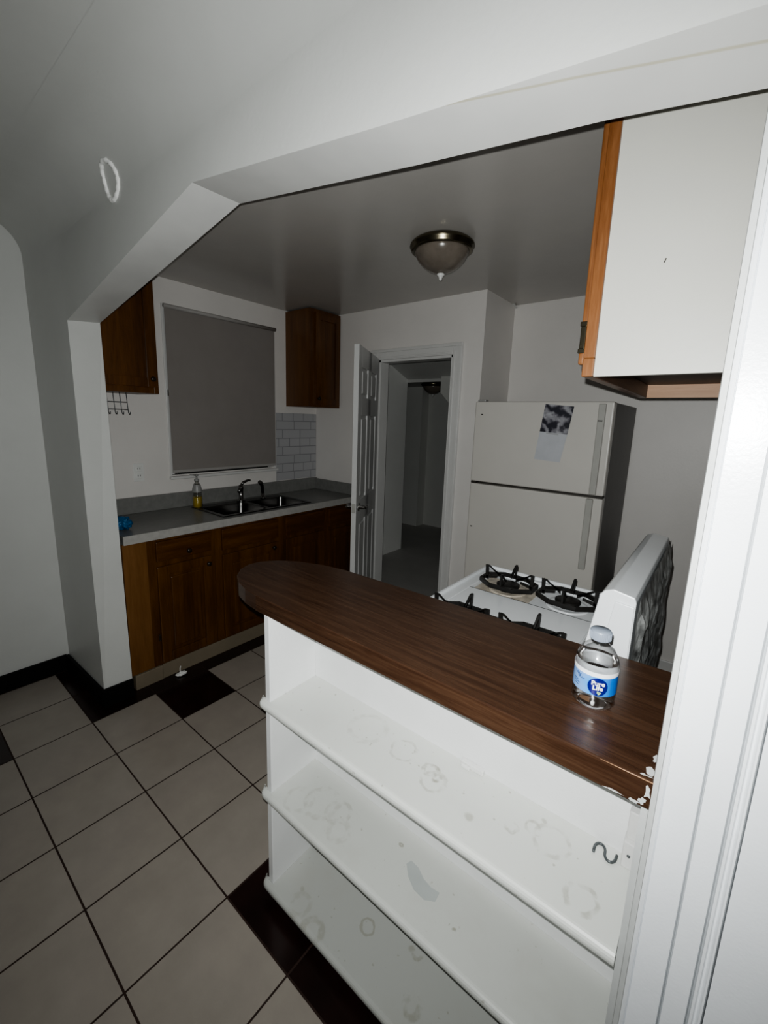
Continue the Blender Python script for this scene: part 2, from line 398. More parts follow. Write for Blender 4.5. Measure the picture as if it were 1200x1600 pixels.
for xa, xb in zip(xs, xs[1:]):
    for k in range(seg + 1):
        def P(x, kk):
            if kk > seg: return (x, 0.462, ZC + RC)
            a = PI / 2 * kk / seg
            return (x, yf(x, ZC) - RC * (1 - math.cos(a)), ZC + RC * math.sin(a))
        m.poly([P(xa, k), P(xb, k), P(xb, k + 1), P(xa, k + 1)]); m.bm.faces.ensure_lookup_table(); m.bm.faces[-1].smooth = True
# reveal of the left pillar, underside of the beam, kitchen face
m.poly([(-2.377, YF, 0), (-2.370, YB, 0), (-2.415, YB, 1.962), (-2.404, YF, 1.948)])
m.poly([(-0.011, YF, 0), (-0.011, YF, 2.003), (-0.011, YB, 1.994), (-0.011, YB, 0)])
m.poly([(XL, YB, 0), (-2.370, YB, 0), (-2.415, YB, 1.962), (-2.415, YB, 2.46), (XL, YB, 2.46)])
for a, b in zip(ARCB, ARCB[1:]): m.poly([(a[0], YB, a[1]), (b[0], YB, b[1]), (b[0], YB, 2.46), (a[0], YB, 2.46)])
m.poly([(-0.011, YB, 0), (XR, YB, 0), (XR, YB, 2.46), (-0.011, YB, 2.46)])
bmesh.ops.remove_doubles(m.bm, verts=m.bm.verts[:], dist=0.0004)
sm_ = MB()
for k in range(4):
    a, b, c, d = ARCF[k], ARCF[k + 1], ARCB[k + 1], ARCB[k]
    sm_ = MB(); A4 = [Vector((a[0], YF, a[1])), Vector((b[0], YF, b[1])), Vector((c[0], YB, c[1])), Vector((d[0], YB, d[1]))]
    def BL(u, v): return (A4[0].lerp(A4[1], u)).lerp(A4[3].lerp(A4[2], u), v)
    for iu in range(8):
        for iv in range(4):
            sm_.poly([BL(iu / 8, iv / 4), BL((iu + 1) / 8, iv / 4), BL((iu + 1) / 8, (iv + 1) / 4), BL(iu / 8, (iv + 1) / 4)], 1)
            sm_.bm.faces.ensure_lookup_table(); sm_.bm.faces[-1].smooth = True
    bmesh.ops.remove_doubles(sm_.bm, verts=sm_.bm.verts[:], dist=0.0004); m._merge(sm_.bm, 1)

struct(m.build('wall_front', [WALL, SOFFIT]))

ZR = ZC + RC
m = MB(); m.box(XL - 0.1, XR, -2.6, 0.47, ZR + 0.0006, ZR + 0.05); struct(m.build('ceiling', WALL))
m = MB(); m.box(XL - 0.1, XL, -2.6, YF - 0.002, 0, 2.6); struct(m.build('wall_left', WALL))
m = MB(); m.box(XL - 0.1, XR, -2.7, -2.6, 0, 2.6); struct(m.build('wall_rear', WALL))
m = MB(); m.box(XR, XR + 0.1, -2.6, 0.68, 0, 2.6); struct(m.build('wall_right', WALL))
# kitchen shell
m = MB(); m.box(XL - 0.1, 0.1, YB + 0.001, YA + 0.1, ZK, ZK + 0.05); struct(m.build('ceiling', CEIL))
WY0, WY1, WZ0, WZ1 = 1.345, 2.19, 1.13, 2.225
m = MB()
m.box(XL - 0.1, XL, YB, WY0, 0, ZK); m.box(XL - 0.1, XL, WY1, YD, 0, ZK)
m.box(XL - 0.1, XL, WY0, WY1, 0, WZ0); m.box(XL - 0.1, XL, WY0, WY1, WZ1, ZK)
struct(m.build('wall_window', KWALL))
DX0, DX1, DZ = -2.195, -1.535, 2.005
m = MB()
m.box(XL - 0.1, DX0, YD, YD + 0.1, 0, ZK); m.box(DX1, -1.318, YD, YD + 0.1, 0, ZK); m.box(DX0, DX1, YD, YD + 0.1, DZ, ZK)
m.box(-1.42, -1.318, YD + 0.1, YA, 0, ZK)
struct(m.build('wall_doorway', KWALL))
m = MB(); m.box(-1.42, 0.1, YA, YA + 0.1, 0, ZK); struct(m.build('wall_alcove', KWALL))
m = MB(); m.box(0.0, 0.1, YB + 0.002, YA, 0, ZK); struct(m.build('wall_stove', KWALL))
m = MB(); m.box(-0.45, -0.002, YA - 0.014, YA - 0.0005, 0, 0.085, 0.004); struct(m.build('baseboard_alcove', CASING))
# black baseboard round the left wall and pillar
m = MB(); m.box(XL + 0.0005, XL + 0.014, -2.59, 0.656, 0, 0.1, 0.003); struct(m.build('baseboard_left', BLACKB))
m = MB()
m.poly([(XL + 0.014, 0.648, 0), (-2.363, YF - 0.012, 0), (-2.363, YF - 0.012, 0.10), (XL + 0.014, 0.648, 0.10)])
m.poly([(-2.363, YF - 0.012, 0), (-2.357, YB, 0), (-2.357, YB, 0.10), (-2.363, YF - 0.012, 0.10)])
m.poly([(XL + 0.014, 0.648, 0.10), (-2.363, YF - 0.012, 0.10), (-2.357, YB, 0.10), (-2.379, YB, 0.10), (-2.379, YF - 0.0005, 0.10), (XL + 0.014, 0.665, 0.10)])
struct(m.build('baseboard_pillar', BLACKB))
# hallway beyond the door
YH = 4.06
m = MB(); m.box(XL - 0.1, XL, YD + 0.1, YH, 0, 2.6); struct(m.build('wall_hall', WHITEH))
m = MB()
def hz(y): return 2.008 + 0.385 * (4.056 - y)
m.poly([(XL - 0.1, YD + 0.1, hz(YD + 0.1)), (-1.3, YD + 0.1, hz(YD + 0.1)), (-1.3, YH, hz(YH)), (XL - 0.1, YH, hz(YH))])
m.poly([(-4.2, YH, 2.02), (-1.0, YH, 2.02), (-1.0, 5.3, 2.02), (-4.2, 5.3, 2.02)])
m.box(XL - 0.1, -1.3, YH, YH + 0.03, 1.975, 2.2)
struct(m.build('ceiling_hall', HALLC))
m = MB(); m.prism([(-2.455, 2.3), (-2.455, 1.855), (-2.30, 1.70), (-2.30, 0), (-1.3, 0), (-1.3, 2.3)], YH - 0.04, YH, 'y')
struct(m.build('wall_hall_arch', HALL))
m = MB(); m.box(-4.3, -1.0, 5.3, 5.4, 0, 2.1); m.box(-4.3, -4.2, YH, 5.3, 0, 2.1); m.box(-1.0, -0.9, 3.3, 5.3, 0, 2.3)
m.box(-4.2, -3.42, 5.12, 5.3, 0, 2.02)
struct(m.build('wall_hall_end', HALL))
m = MB(); m.box(-1.4, -1.32, YA + 0.1, YH, 0, 2.6); struct(m.build('wall_hall_side', HALL))

# --- door casing round the doorway
def casing_profile(mb, pts, w, d):
    pass
m = MB()
cy = YD
for (x0, x1, z0, z1) in ((DX1, DX1 + 0.075, 0, DZ + 0.075), (DX0 - 0.075, DX0, 0, DZ + 0.075), (DX0, DX1, DZ, DZ + 0.075)):
    m.box(x0, x1, cy - 0.014, cy, z0, z1, 0.004)
m.box(DX1 + 0.052, DX1 + 0.075, cy - 0.024, cy - 0.0135, 0, DZ + 0.0518, 0.003)
m.box(DX1 + 0.008, DX1 + 0.020, cy - 0.018, cy - 0.012, 0, DZ + 0.02, 0.003)
m.box(DX0 - 0.0752, DX1 + 0.0752, cy - 0.024, cy - 0.0135, DZ + 0.052, DZ + 0.075, 0.004)
m.box(DX0 + 0.02, DX1, cy - 0.018, cy - 0.012, DZ + 0.008, DZ + 0.020, 0.003)
m.box(DX1 - 0.018, DX1, cy, cy + 0.1, 0, DZ, 0.002); m.box(DX0, DX0 + 0.018, cy, cy + 0.1, 0, DZ, 0.002); m.box(DX0, DX1, cy, cy + 0.1, DZ - 0.018, DZ, 0.002)
struct(m.build('trim_doorway', CASING))

# --- right-hand casing beside the camera (stepped, grooved profile)
S = 0.935
prof = [(-0.0150, YB - 0.02), (-0.0150, YF + 0.006), (-0.0140, YF + 0.001), (-0.0072, YF - 0.002),
        (-0.0062, YF - 0.009), (-0.0035, YF - 0.011), (-0.0006, YF - 0.009), (0.0002, YF - 0.006), (0.0012, YF - 0.009),
        (0.0385, YF - 0.010), (0.0398, YF - 0.0045), (0.0412, YF - 0.0045), (0.0425, YF - 0.010),
        (0.0690, YF - 0.011), (0.0702, YF - 0.005), (0.0718, YF - 0.005), (0.0735, YF - 0.012), (0.0765, YF - 0.013), (0.0788, YF - 0.008), (0.0806, YF - 0.008), (0.0835, YF - 0.013),
        (0.0858, YF - 0.013), (0.0868, YF - 0.005), (0.0880, YF - 0.005), (0.0890, YF - 0.009), (0.40, YF - 0.009)]
m = MB()
for (a, b) in zip(prof, prof[1:]):
    deep = (a[1] + b[1]) / 2 > YF - 0.0072 and a[0] > -0.001
    edge = a[0] < -0.007
    m.poly([(a[0], a[1], 0), (b[0], b[1], 0), (b[0], b[1], 2.02), (a[0], a[1], 2.02)], 1 if deep else (2 if edge else 0))
struct(m.build('trim_opening', [TRIM, GROOVE, TRIMD]))

# ================================================================== WINDOW
m = MB()
fy0, fy1, fz0, fz1 = WY0 - 0.014, WY1 + 0.02, WZ0 - 0.01, WZ1 + 0.01
m.box(XL, XL + 0.008, fy0, WY0, fz0, fz1, 0.002); m.box(XL, XL + 0.008, WY1, fy1, fz0, fz1, 0.002); m.box(XL, XL + 0.008, WY0, WY1, WZ1, fz1, 0.002)
m.box(XL - 0.07, XL - 0.04, WY0, WY0 + 0.04, WZ0, WZ1); m.box(XL - 0.07, XL - 0.04, WY1 - 0.04, WY1, WZ0, WZ1)
m.box(XL - 0.07, XL - 0.04, WY0, WY1, 1.66, 1.70)
w = struct(m.build('window_1', CASING))
m = MB(); m.box(XL, XL + 0.035, WY0 - 0.02, WY1 + 0.025, WZ0 - 0.028, WZ0 - 0.008, 0.005); m.build('window_sill', CASING, w)
m = MB(); m.box(XL - 0.06, XL - 0.055, WY0, WY1, WZ0, WZ1); m.build('pane', DARKGAP, w)
t = thing('roller_blind', 'grey fabric roller blind pulled down over the kitchen window', 'blind', (XL + 0.02, 1.77, 1.14))
m = MB(); m.box(XL + 0.0100, XL + 0.0125, WY0 + 0.004, WY1 + 0.012, WZ0 + 0.032, WZ1 - 0.012); m.build('blind_fabric', BLIND, t)
m = MB(); m.lathe([(0.013, WY0 - 0.006), (0.013, WY1 + 0.016)], (XL + 0.022, 0, WZ1 - 0.004), 20, 'y'); m.build('roller_tube', BLINDR, t)
m = MB(); m.box(XL + 0.006, XL + 0.017, WY0 + 0.004, WY1 + 0.012, WZ0 + 0.014, WZ0 + 0.034, 0.003); m.build('bottom_rail', BLINDR, t)
m = MB(); m.box(XL - 0.02, XL + 0.003, WY0 + 0.05, WY1 - 0.06, WZ0 + 0.001, WZ0 + 0.012); m.build('shadow_gap', DARKGAP, w)

# tiled patch beside the window
m = MB(); m.box(XL + 0.0005, XL + 0.006, 2.216, YD - 0.002, 1.012, 1.578, 0.001); struct(m.build('trim_wall_tiles', TILEP))

# ================================================================== DOOR (six-panel, half open)
hx, hy = DX0 + 0.012, YD - 0.012
ex, ey = -1.866, 2.062
L = math.hypot(ex - hx, ey - hy); ang = math.atan2(ey - hy, ex - hx)
d = bpy.data.objects.new('door_1', None); COL.objects.link(d); d.location = (hx, hy, 0.012); d['kind'] = 'structure'
d['label'] = 'white six panel door standing half open into the kitchen'
def door_part(name, mb, mat, parent=d):
    me = bpy.data.meshes.new(name); mb.bm.to_mesh(me); mb.bm.free(); me.materials.append(mat)
    o = bpy.data.objects.new(name, me); COL.objects.link(o); o.parent = parent
    if parent is d: o.rotation_euler = (0, 0, ang)
    return o
DH = 2.0; TH = 0.034
m = MB()
SW = 0.095; MW = 0.10; pw = (L - 2 * SW - MW) / 2
rows = [(0.20, 0.83), (0.99, 1.56), (1.68, 1.87)]
# slab faces with pressed panels: frame pieces at full thickness, panels recessed with a raised field
zb = 0
m.box(0, SW, -TH, 0, 0, DH, 0.002); m.box(L - SW, L, -TH, 0, 0, DH, 0.002); m.box(SW + pw, SW + pw + MW, -TH, 0, 0, DH, 0.002)
zz = [0] + [v for r in rows for v in r] + [DH]
for k in range(0, len(zz), 2): m.box(SW, L - SW, -TH, 0, zz[k], zz[k + 1], 0.002)
for (z0, z1) in rows:
    for x0 in (SW, SW + pw + MW):
        m.box(x0, x0 + pw, -TH + 0.009, -0.009, z0, z1)
        m.box(x0 + 0.022, x0 + pw - 0.022, -TH + 0.001, -0.001, z0 + 0.022, z1 - 0.022, 0.006)
slab = door_part('door_slab', m, DOORP)
hz0 = 0.945
m = MB(); m.box(L - 0.002, L + 0.002, -TH + 0.004, -0.004, hz0 - 0.032, hz0 + 0.032, 0.001); door_part('latch_plate', m, FHAND)
for s in (1, -1):
    m = MB(); y0 = 0.0 if s > 0 else -TH
    m.lathe([(0.030, y0), (0.030, y0 + s * 0.008), (0.012, y0 + s * 0.012), (0.011, y0 + s * 0.045)], (L - 0.062, 0, hz0), 20, 'y')
    m.tube([(L - 0.058, y0 + s * 0.047, hz0), (L - 0.10, y0 + s * 0.05, hz0), (L - 0.165, y0 + s * 0.047, hz0 - 0.004)], [0.010, 0.009, 0.008], 10)
    door_part('door_handle', m, CHROME)

# ================================================================== CEILING LIGHTS
def ceiling_light(loc, R, label, depth=0.115):
    t = thing('ceiling_light', label, 'ceiling light', loc, None)
    x, y, z = loc
    m = MB(); m.lathe([(R * 0.86, 0), (R * 0.93, -0.006), (R, -0.016), (R * 1.01, -0.026), (R * 0.95, -0.034), (R * 0.96, -0.042), (R * 0.90, -0.048), (R * 0.82, -0.044)], loc, 56)
    m.build('rim', BRONZE, t)
    m = MB(); pr = [(R * 0.86, -0.040), (R * 0.84, -0.055), (R * 0.74, -0.082), (R * 0.60, -0.105), (R * 0.42, -0.124), (R * 0.22, -0.136), (R * 0.04, -0.140)]
    m.lathe(pr, loc, 56); m.build('glass_bowl', AMBER, t)
    m = MB(); m.lathe([(0.004, -0.139), (0.018, -0.142), (0.019, -0.148), (0.012, -0.154), (0.008, -0.160), (0.007, -0.168), (0.002, -0.172)], loc, 20); m.build('finial', PLASTIC, t)
    return t
ceiling_light((-1.178, 1.872, ZK), 0.152, 'bronze rimmed dome light on the kitchen ceiling')
ceiling_light((-2.93, 4.62, 2.02), 0.15, 'dark dome light on the hallway ceiling seen through the doorway')

# ================================================================== BASE CABINETS + WORKTOP
CX = -2.40
def panel_door(mb, x, y0, y1, z0, z1, fr=0.055, t=0.018, raised=True):
    bv = 0.003 if raised else 0.0008
    """cabinet door facing +x: frame and recessed raised panel"""
    mb.box(x, x + t, y0, y0 + fr, z0, z1, bv); mb.box(x, x + t, y1 - fr, y1, z0, z1, bv)
    mb.box(x, x + t, y0 + fr, y1 - fr, z0, z0 + fr, bv); mb.box(x, x + t, y0 + fr, y1 - fr, z1 - fr, z1, bv)
    mb.box(x, x + t * 0.45, y0 + fr, y1 - fr, z0 + fr, z1 - fr)
    if raised and y1 - y0 > 2 * fr + 0.05 and z1 - z0 > 2 * fr + 0.05: mb.box(x, x + t * 0.8, y0 + fr + 0.018, y1 - fr - 0.018, z0 + fr + 0.018, z1 - fr - 0.018, 0.006)
def knob(loc, parent, mat=KNOB):
    m = MB(); m.lathe([(0.006, 0), (0.006, 0.010), (0.014, 0.014), (0.015, 0.022), (0.009, 0.027), (0.001, 0.028)], loc, 16, 'x')
    return m.build('knob', mat, parent)
def base_cabinet(label, y0, y1, bays, filler=None, knobs=True):
    t = thing('base_cabinet', label, 'cabinet', (CX - 0.25, (y0 + y1) / 2, 0), 'base cabinets under the grey worktop')
    m = MB(); ya = y0 if not filler else filler
    m.box(-2.895, CX - 0.02, ya, ya + 0.016, 0.092, 0.853); m.box(-2.895, CX - 0.02, y1 - 0.016, y1, 0.092, 0.853); m.box(-2.895, CX - 0.02, ya + 0.016, y1 - 0.016, 0.092, 0.108); m.box(-2.895, -2.885, ya + 0.016, y1 - 0.016, 0.108, 0.853); m.build('carcass', OAKZ, t)
    m = MB(); yb = [ya] + [v for b in bays for v in (b[0] + 0.008, b[1] - 0.008)] + [y1]
    for k in range(0, len(yb), 2): m.box(CX - 0.02, CX, yb[k], yb[k + 1], 0.092, 0.853, 0.001)
    for b in bays:
        for (za, zb) in ((0.092, 0.112), (b[3] - 0.012, b[2] + 0.012), (0.832, 0.853)): m.box(CX - 0.02, CX - 0.0002, b[0] + 0.008, b[1] - 0.008, za, zb)
    m.build('face_frame', OAKZ, t)
    if filler:
        m = MB(); m.box(CX - 0.13, CX, y0, filler, 0.092, 0.853, 0.001); o = m.build('filler_panel', OAKF, t); o['label'] = 'lighter oak filler panel'
    for (a, b, zd, zt, kn, kd) in bays:
        m = MB(); m.box(CX + 0.0003, CX + 0.018, a, b, zd, 0.838, 0.004); m.box(CX + 0.018, CX + 0.0195, a + 0.03, b - 0.03, zd + 0.025, 0.813, 0.001)
        dr = m.build('drawer', OAKY, t)
        if kn: knob((CX + 0.0185, kn[0], kn[1]), dr)
        m = MB(); panel_door(m, CX + 0.0003, a, b, 0.105, zt); do = m.build('door', OAKZ, t)
        if kd: knob((CX + 0.0185, kd[0], kd[1]), do)
        if filler:
            m = MB(); m.box(CX, CX + 0.012, a - 0.012, a, 0.245, 0.285, 0.002); m.build('hinge', KNOB, do)
    return t
base_cabinet('oak base cabinet with knobbed drawer, left end beside the white pillar', 0.824, 1.343, [(0.988, 1.312, 0.722, 0.690, (1.165, 0.757), (1.285, 0.645))], filler=0.945)
base_cabinet('wide oak sink cabinet with two doors below the double sink', 1.345, 2.287, [(1.388, 1.822, 0.702, 0.672, None, (1.772, 0.640)), (1.888, 2.262, 0.702, 0.672, None, None)])
base_cabinet('narrow oak base cabinet at the far end beside the open door', 2.289, 2.655, [(2.318, 2.625, 0.69, 0.66, None, None)])
m = MB(); m.box(CX - 0.012, CX + 0.002, 0.99, 2.655, 0, 0.09, 0.002); m.box(CX - 0.12, CX + 0.008, 0.838, 0.988, 0, 0.088, 0.003)
struct(m.build('baseboard_cabinets', TOE))

SX0, SX1, SY0, SY1 = -2.835, -2.425, 1.425, 2.165
t = thing('kitchen_worktop', 'grey laminate worktop with upstand running under the window', 'worktop', (-2.64, 1.74, 0.855))
m = MB(); ZT = 0.904
m.box(-2.915, SX0 + 0.01, 0.824, 2.655, 0.856, ZT); m.box(SX1 - 0.01, -2.378, 0.824, 2.655, 0.856, ZT)
m.box(SX0 + 0.01, SX1 - 0.01, 0.824, SY0 + 0.01, 0.856, ZT); m.box(SX0 + 0.01, SX1 - 0.01, SY1 - 0.01, 2.655, 0.856, ZT)
m.build('worktop_slab', GREYL, t)
m = MB(); m.box(-2.378, -2.372, 0.824, 2.655, 0.856, ZT + 0.0005, 0.002); m.build('front_edge', GREYE, t)
m = MB(); m.box(-2.9155, -2.896, 0.824, 2.655, ZT, 1.008, 0.003); m.box(-2.896, -2.39, 2.636, 2.655, ZT, 1.000, 0.003); m.build('upstand', GREYL, t)

t = thing('kitchen_sink', 'double bowl stainless steel sink set in the grey worktop', 'sink', (-2.63, 1.795, 0.75))
m = MB(); r = 0.018
ym = (SY0 + SY1) / 2
bx0, bx1 = SX0 + 0.085, SX1 - 0.03
bowls = [(SY0 + 0.03, ym - 0.018), (ym + 0.018, SY1 - 0.03)]
zr0, zr1 = ZT + 0.0003, ZT + 0.006
m.box(SX0, bx0, SY0, SY1, zr0, zr1, 0.002); m.box(bx1, SX1, SY0, SY1, zr0, zr1, 0.002)
m.box(bx0, bx1, SY0, bowls[0][0], zr0, zr1, 0.002); m.box(bx0, bx1, bowls[0][1], bowls[1][0], zr0, zr1, 0.002); m.box(bx0, bx1, bowls[1][1], SY1, zr0, zr1, 0.002)
m.build('sink_rim', STEEL, t)
for (a, b) in bowls:
    bm = MB(); top = rounded([(bx0, a, 0.05), (bx1, a, 0.05), (bx1, b, 0.05), (bx0, b, 0.05)], 6)
    cxm, cym = (bx0 + bx1) / 2, (a + b) / 2
    rings = []
    for (s, z) in ((1.0, zr1 - 0.001), (0.97, ZT - 0.02), (0.93, ZT - 0.13), (0.85, ZT - 0.15), (0.12, ZT - 0.155)):
        rings.append([bm.bm.verts.new((cxm + (x - cxm) * s, cym + (y - cym) * s, z)) for x, y in top])
    for A, B in zip(rings, rings[1:]):
        for k in range(len(A)):
            f = bm.bm.faces.new([A[k], A[(k + 1) % len(A)], B[(k + 1) % len(A)], B[k]]); f.smooth = True
    bm.bm.faces.new(rings[-1])
    bm.build('bowl', STEEL, t, True)
    dm = MB(); dm.lathe([(0.038, ZT - 0.153), (0.036, ZT - 0.150), (0.02, ZT - 0.154)], (cxm, cym, 0), 20); dm.build('drain', DCHROME, t)

t = thing('kitchen_faucet', 'dark chrome single lever faucet behind the left sink bowl', 'faucet', (-2.79, 1.79, zr1))
fx, fy = -2.79, 1.79
m = MB(); m.lathe([(0.030, zr1), (0.030, zr1 + 0.008), (0.019, zr1 + 0.014), (0.017, zr1 + 0.085), (0.020, zr1 + 0.095), (0.020, zr1 + 0.115), (0.012, zr1 + 0.122)], (fx, fy, 0), 24); m.build('body', DCHROME, t)
m = MB(); m.tube([(fx, fy, zr1 + 0.085), (fx + 0.05, fy - 0.035, zr1 + 0.112), (fx + 0.10, fy - 0.075, zr1 + 0.115), (fx + 0.115, fy - 0.088, zr1 + 0.096)], [0.011, 0.010, 0.010, 0.012], 12); m.build('spout', DCHROME, t)
m = MB(); m.tube([(fx, fy, zr1 + 0.118), (fx + 0.004, fy + 0.02, zr1 + 0.142), (fx + 0.01, fy + 0.055, zr1 + 0.155), (fx + 0.014, fy + 0.075, zr1 + 0.155)], [0.010, 0.010, 0.008, 0.007], 10); m.build('lever', DCHROME, t)
t = thing('side_sprayer', 'dark chrome hand sprayer standing right of the faucet', 'sprayer', (-2.79, 1.985, zr1))
m = MB(); sx, sy = -2.79, 1.985
m.lathe([(0.024, zr1), (0.024, zr1 + 0.007), (0.015, zr1 + 0.013), (0.013, zr1 + 0.04)], (sx, sy, 0), 20); m.build('base', DCHROME, t)
m = MB(); m.tube([(sx, sy, zr1 + 0.035), (sx, sy - 0.003, zr1 + 0.09), (sx, sy - 0.014, zr1 + 0.118), (sx + 0.006, sy - 0.034, zr1 + 0.132)], [0.012, 0.014, 0.017, 0.015], 12); m.build('spray_head', DCHROME, t)

t = thing('soap_bottle', 'clear pump bottle of yellow dish soap left of the sink', 'soap bottle', (-2.80, 1.455, ZT + 0.0005))
sx, sy, z0 = -2.80, 1.455, ZT + 0.001
m = MB(); m.lathe([(0.026, z0), (0.031, z0 + 0.006), (0.032, z0 + 0.08), (0.029, z0 + 0.10), (0.030, z0 + 0.135), (0.020, z0 + 0.168), (0.013, z0 + 0.178), (0.013, z0 + 0.190)], (sx, sy, 0), 28); m.build('bottle_body', SOAPG, t)
m = MB(); m.lathe([(0.024, z0 + 0.003), (0.0295, z0 + 0.008), (0.0300, z0 + 0.078)], (sx, sy, 0), 28); m.build('liquid_soap', SOAP, t)
m = MB(); m.lathe([(0.0315, z0 + 0.112), (0.0312, z0 + 0.13), (0.024, z0 + 0.16), (0.0225, z0 + 0.165)], (sx, sy, 0), 28, cap=False); m.build('label_sleeve', PLASTG, t)
m = MB(); m.lathe([(0.016, z0 + 0.186), (0.016, z0 + 0.202), (0.006, z0 + 0.205), (0.006, z0 + 0.222), (0.013, z0 + 0.224), (0.013, z0 + 0.234)], (sx, sy, 0), 18)
m.tube([(sx, sy, z0 + 0.229), (sx + 0.012, sy - 0.03, z0 + 0.234), (sx + 0.022, sy - 0.055, z0 + 0.238)], [0.006, 0.005, 0.004], 8); m.build('pump', PLASTG, t)

# blue scrubbing cloth at the left end of the worktop
m = MB(); b = bmesh.new(); bmesh.ops.create_icosphere(b, subdivisions=4, radius=1)
for v in b.verts:
    n = noise.noise(v.co * 2.6) * 0.35 + noise.noise(v.co * 6.0) * 0.16
    v.co = v.co * (1 + n); v.co = Vector((-2.53 + v.co.x * 0.050, 0.884 + v.co.y * 0.040, ZT + 0.036 + v.co.z * 0.036)); v.co.z = max(v.co.z, ZT + 0.0008)
for f in b.faces: f.smooth = True
m._merge(b); tag(m.build('scrubbing_cloth', BLUE), 'crumpled blue scrubbing cloth on the left end of the grey worktop', 'cloth')

# wall outlet
t = thing('wall_outlet', 'white electrical outlet on the wall left of the window', 'outlet', (XL, 1.133, 1.164))
m = MB(); m.box(XL + 0.0003, XL + 0.006, 1.101, 1.166, 1.106, 1.224, 0.002); m.build('cover_plate', PLASTIC, t)
for zc in (1.142, 1.188):
    m = MB(); m.box(XL + 0.006, XL + 0.0085, 1.117, 1.150, zc - 0.017, zc + 0.017, 0.003); sf = m.build('socket_face', PLASTIC, t)
    for yy in (1.127, 1.140):
        m = MB(); m.box(XL + 0.0084, XL + 0.0088, yy - 0.0015, yy + 0.0015, zc - 0.003, zc + 0.008); m.build('slot', DARKGAP, sf)

# ================================================================== WALL CABINETS BY THE WINDOW
def wall_cabinet(label, y0, y1, z0, z1, dr, kn=None):
    t = thing('wall_cabinet', label, 'wall cabinet', ((XL - 2.62) / 2, (y0 + y1) / 2, z0), 'oak wall cabinets beside the window')
    m = MB(); m.box(XL + 0.001, -2.642, y0, y1, z0, z1, 0.001); m.build('carcass', OAKS, t)
    m = MB(); m.box(-2.642, -2.622, y0, dr[0] + 0.01, z0, z1, 0.001); m.box(-2.642, -2.622, dr[1] - 0.01, y1, z0, z1, 0.001)
    m.box(-2.642, -2.6222, dr[0] + 0.01, dr[1] - 0.01, z0, dr[2] + 0.01); m.box(-2.642, -2.6222, dr[0] + 0.01, dr[1] - 0.01, dr[3] - 0.01, z1); m.build('face_frame', OAKZ, t)
    m = MB(); panel_door(m, -2.6215, *dr, fr=0.05, raised=False); do = m.build('door', OAKZ, t)
    if kn: knob((-2.6035, *kn), do)
    return t
wall_cabinet('oak wall cabinet left of the window, half hidden by the pillar', 0.816, 1.160, 1.655, ZK - 0.002, (0.822, 1.145, 1.690, 2.36), (1.118, 1.735))
wall_cabinet('oak wall cabinet in the corner right of the window', 2.325, 2.657, 1.633, 2.380, (2.372, 2.64, 1.650, 2.355), (2.395, 1.70))

# wire hook rack under the left wall cabinet
t = thing('wire_rack', 'wire mug hook rack hanging under the left wall cabinet', 'rack', (-2.70, 0.95, 1.65))
m = MB()
for z in (1.601, 1.560): m.tube([(-2.70, 0.865, z), (-2.70, 1.015, z)], 0.0022, 6)
for k in range(5):
    y = 0.875 + k * 0.034
    m.tube([(-2.70, y, 1.654), (-2.70, y + 0.003, 1.60), (-2.70, y + 0.006, 1.545), (-2.694, y + 0.007, 1.534), (-2.684, y + 0.008, 1.534), (-2.679, y + 0.008, 1.546)], 0.0022, 6)
m.build('wire_frame', SHOOK, t)

# ================================================================== NEAR WALL CABINET (white side panel) over the stove
t = thing('wall_cabinet', 'white sided oak wall cabinet with open recessed underside above the stove', 'wall cabinet', (-0.14, 1.46, 1.66))
cy0, cy1, cz0, cz1 = 1.06, 1.865, 1.660, 2.386
m = MB(); m.box(-0.252, -0.0015, cy0, cy0 + 0.016, cz0, cz1, 0.001); m.build('side_panel', PANELW, t)['label'] = 'white painted side panel'
m = MB(); m.box(-0.276, -0.252, cy0 - 0.006, cy1, cz0, cz0 + 0.04, 0.002); m.box(-0.276, -0.252, cy0 - 0.006, cy0 + 0.04, cz0 + 0.04, cz1, 0.002)
m.box(-0.276, -0.252, cy1 - 0.04, cy1, cz0 + 0.04, cz1, 0.002); m.box(-0.276, -0.252, cy0 + 0.04, cy1 - 0.04, cz1 - 0.04, cz1, 0.002)
m.build('face_frame', OAKO, t)
m = MB(); m.box(-0.251, -0.0015, cy1 - 0.018, cy1, cz0, cz1); o = m.build('end_panel', OAKL, t)
m = MB(); m.tube([(-0.1455, cy0 - 0.0004, 1.876), (-0.1425, cy0 - 0.0004, 1.884)], 0.0012, 6); m.build('nail_mark', GASKET, t)
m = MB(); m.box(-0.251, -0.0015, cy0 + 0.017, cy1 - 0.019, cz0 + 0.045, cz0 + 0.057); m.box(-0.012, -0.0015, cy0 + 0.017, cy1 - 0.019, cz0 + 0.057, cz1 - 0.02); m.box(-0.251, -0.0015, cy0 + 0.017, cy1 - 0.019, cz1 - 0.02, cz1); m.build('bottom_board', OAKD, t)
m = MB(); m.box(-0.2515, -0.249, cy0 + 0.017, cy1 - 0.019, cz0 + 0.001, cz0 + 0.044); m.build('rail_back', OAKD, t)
for k, (a, b) in enumerate(((cy0 + 0.004, (cy0 + cy1) / 2 - 0.003), ((cy0 + cy1) / 2 + 0.003, cy1 - 0.02))):
    m = MB(); m.box(-0.2895, -0.2765, a, b, cz0 + 0.028, cz1 - 0.02, 0.004); do = m.build('door', OAKO, t)
    if k == 0:
        hm = MB(); hm.box(-0.290, -0.275, a - 0.0085, a - 0.0005, 1.712, 1.722, 0.001); hm.box(-0.290, -0.275, a - 0.0085, a - 0.0005, 1.770, 1.780, 0.001)
        hm.box(-0.288, -0.277, a - 0.0075, a - 0.0005, 1.722, 1.770, 0.001); hm.build('hinge', BRONZE, do)

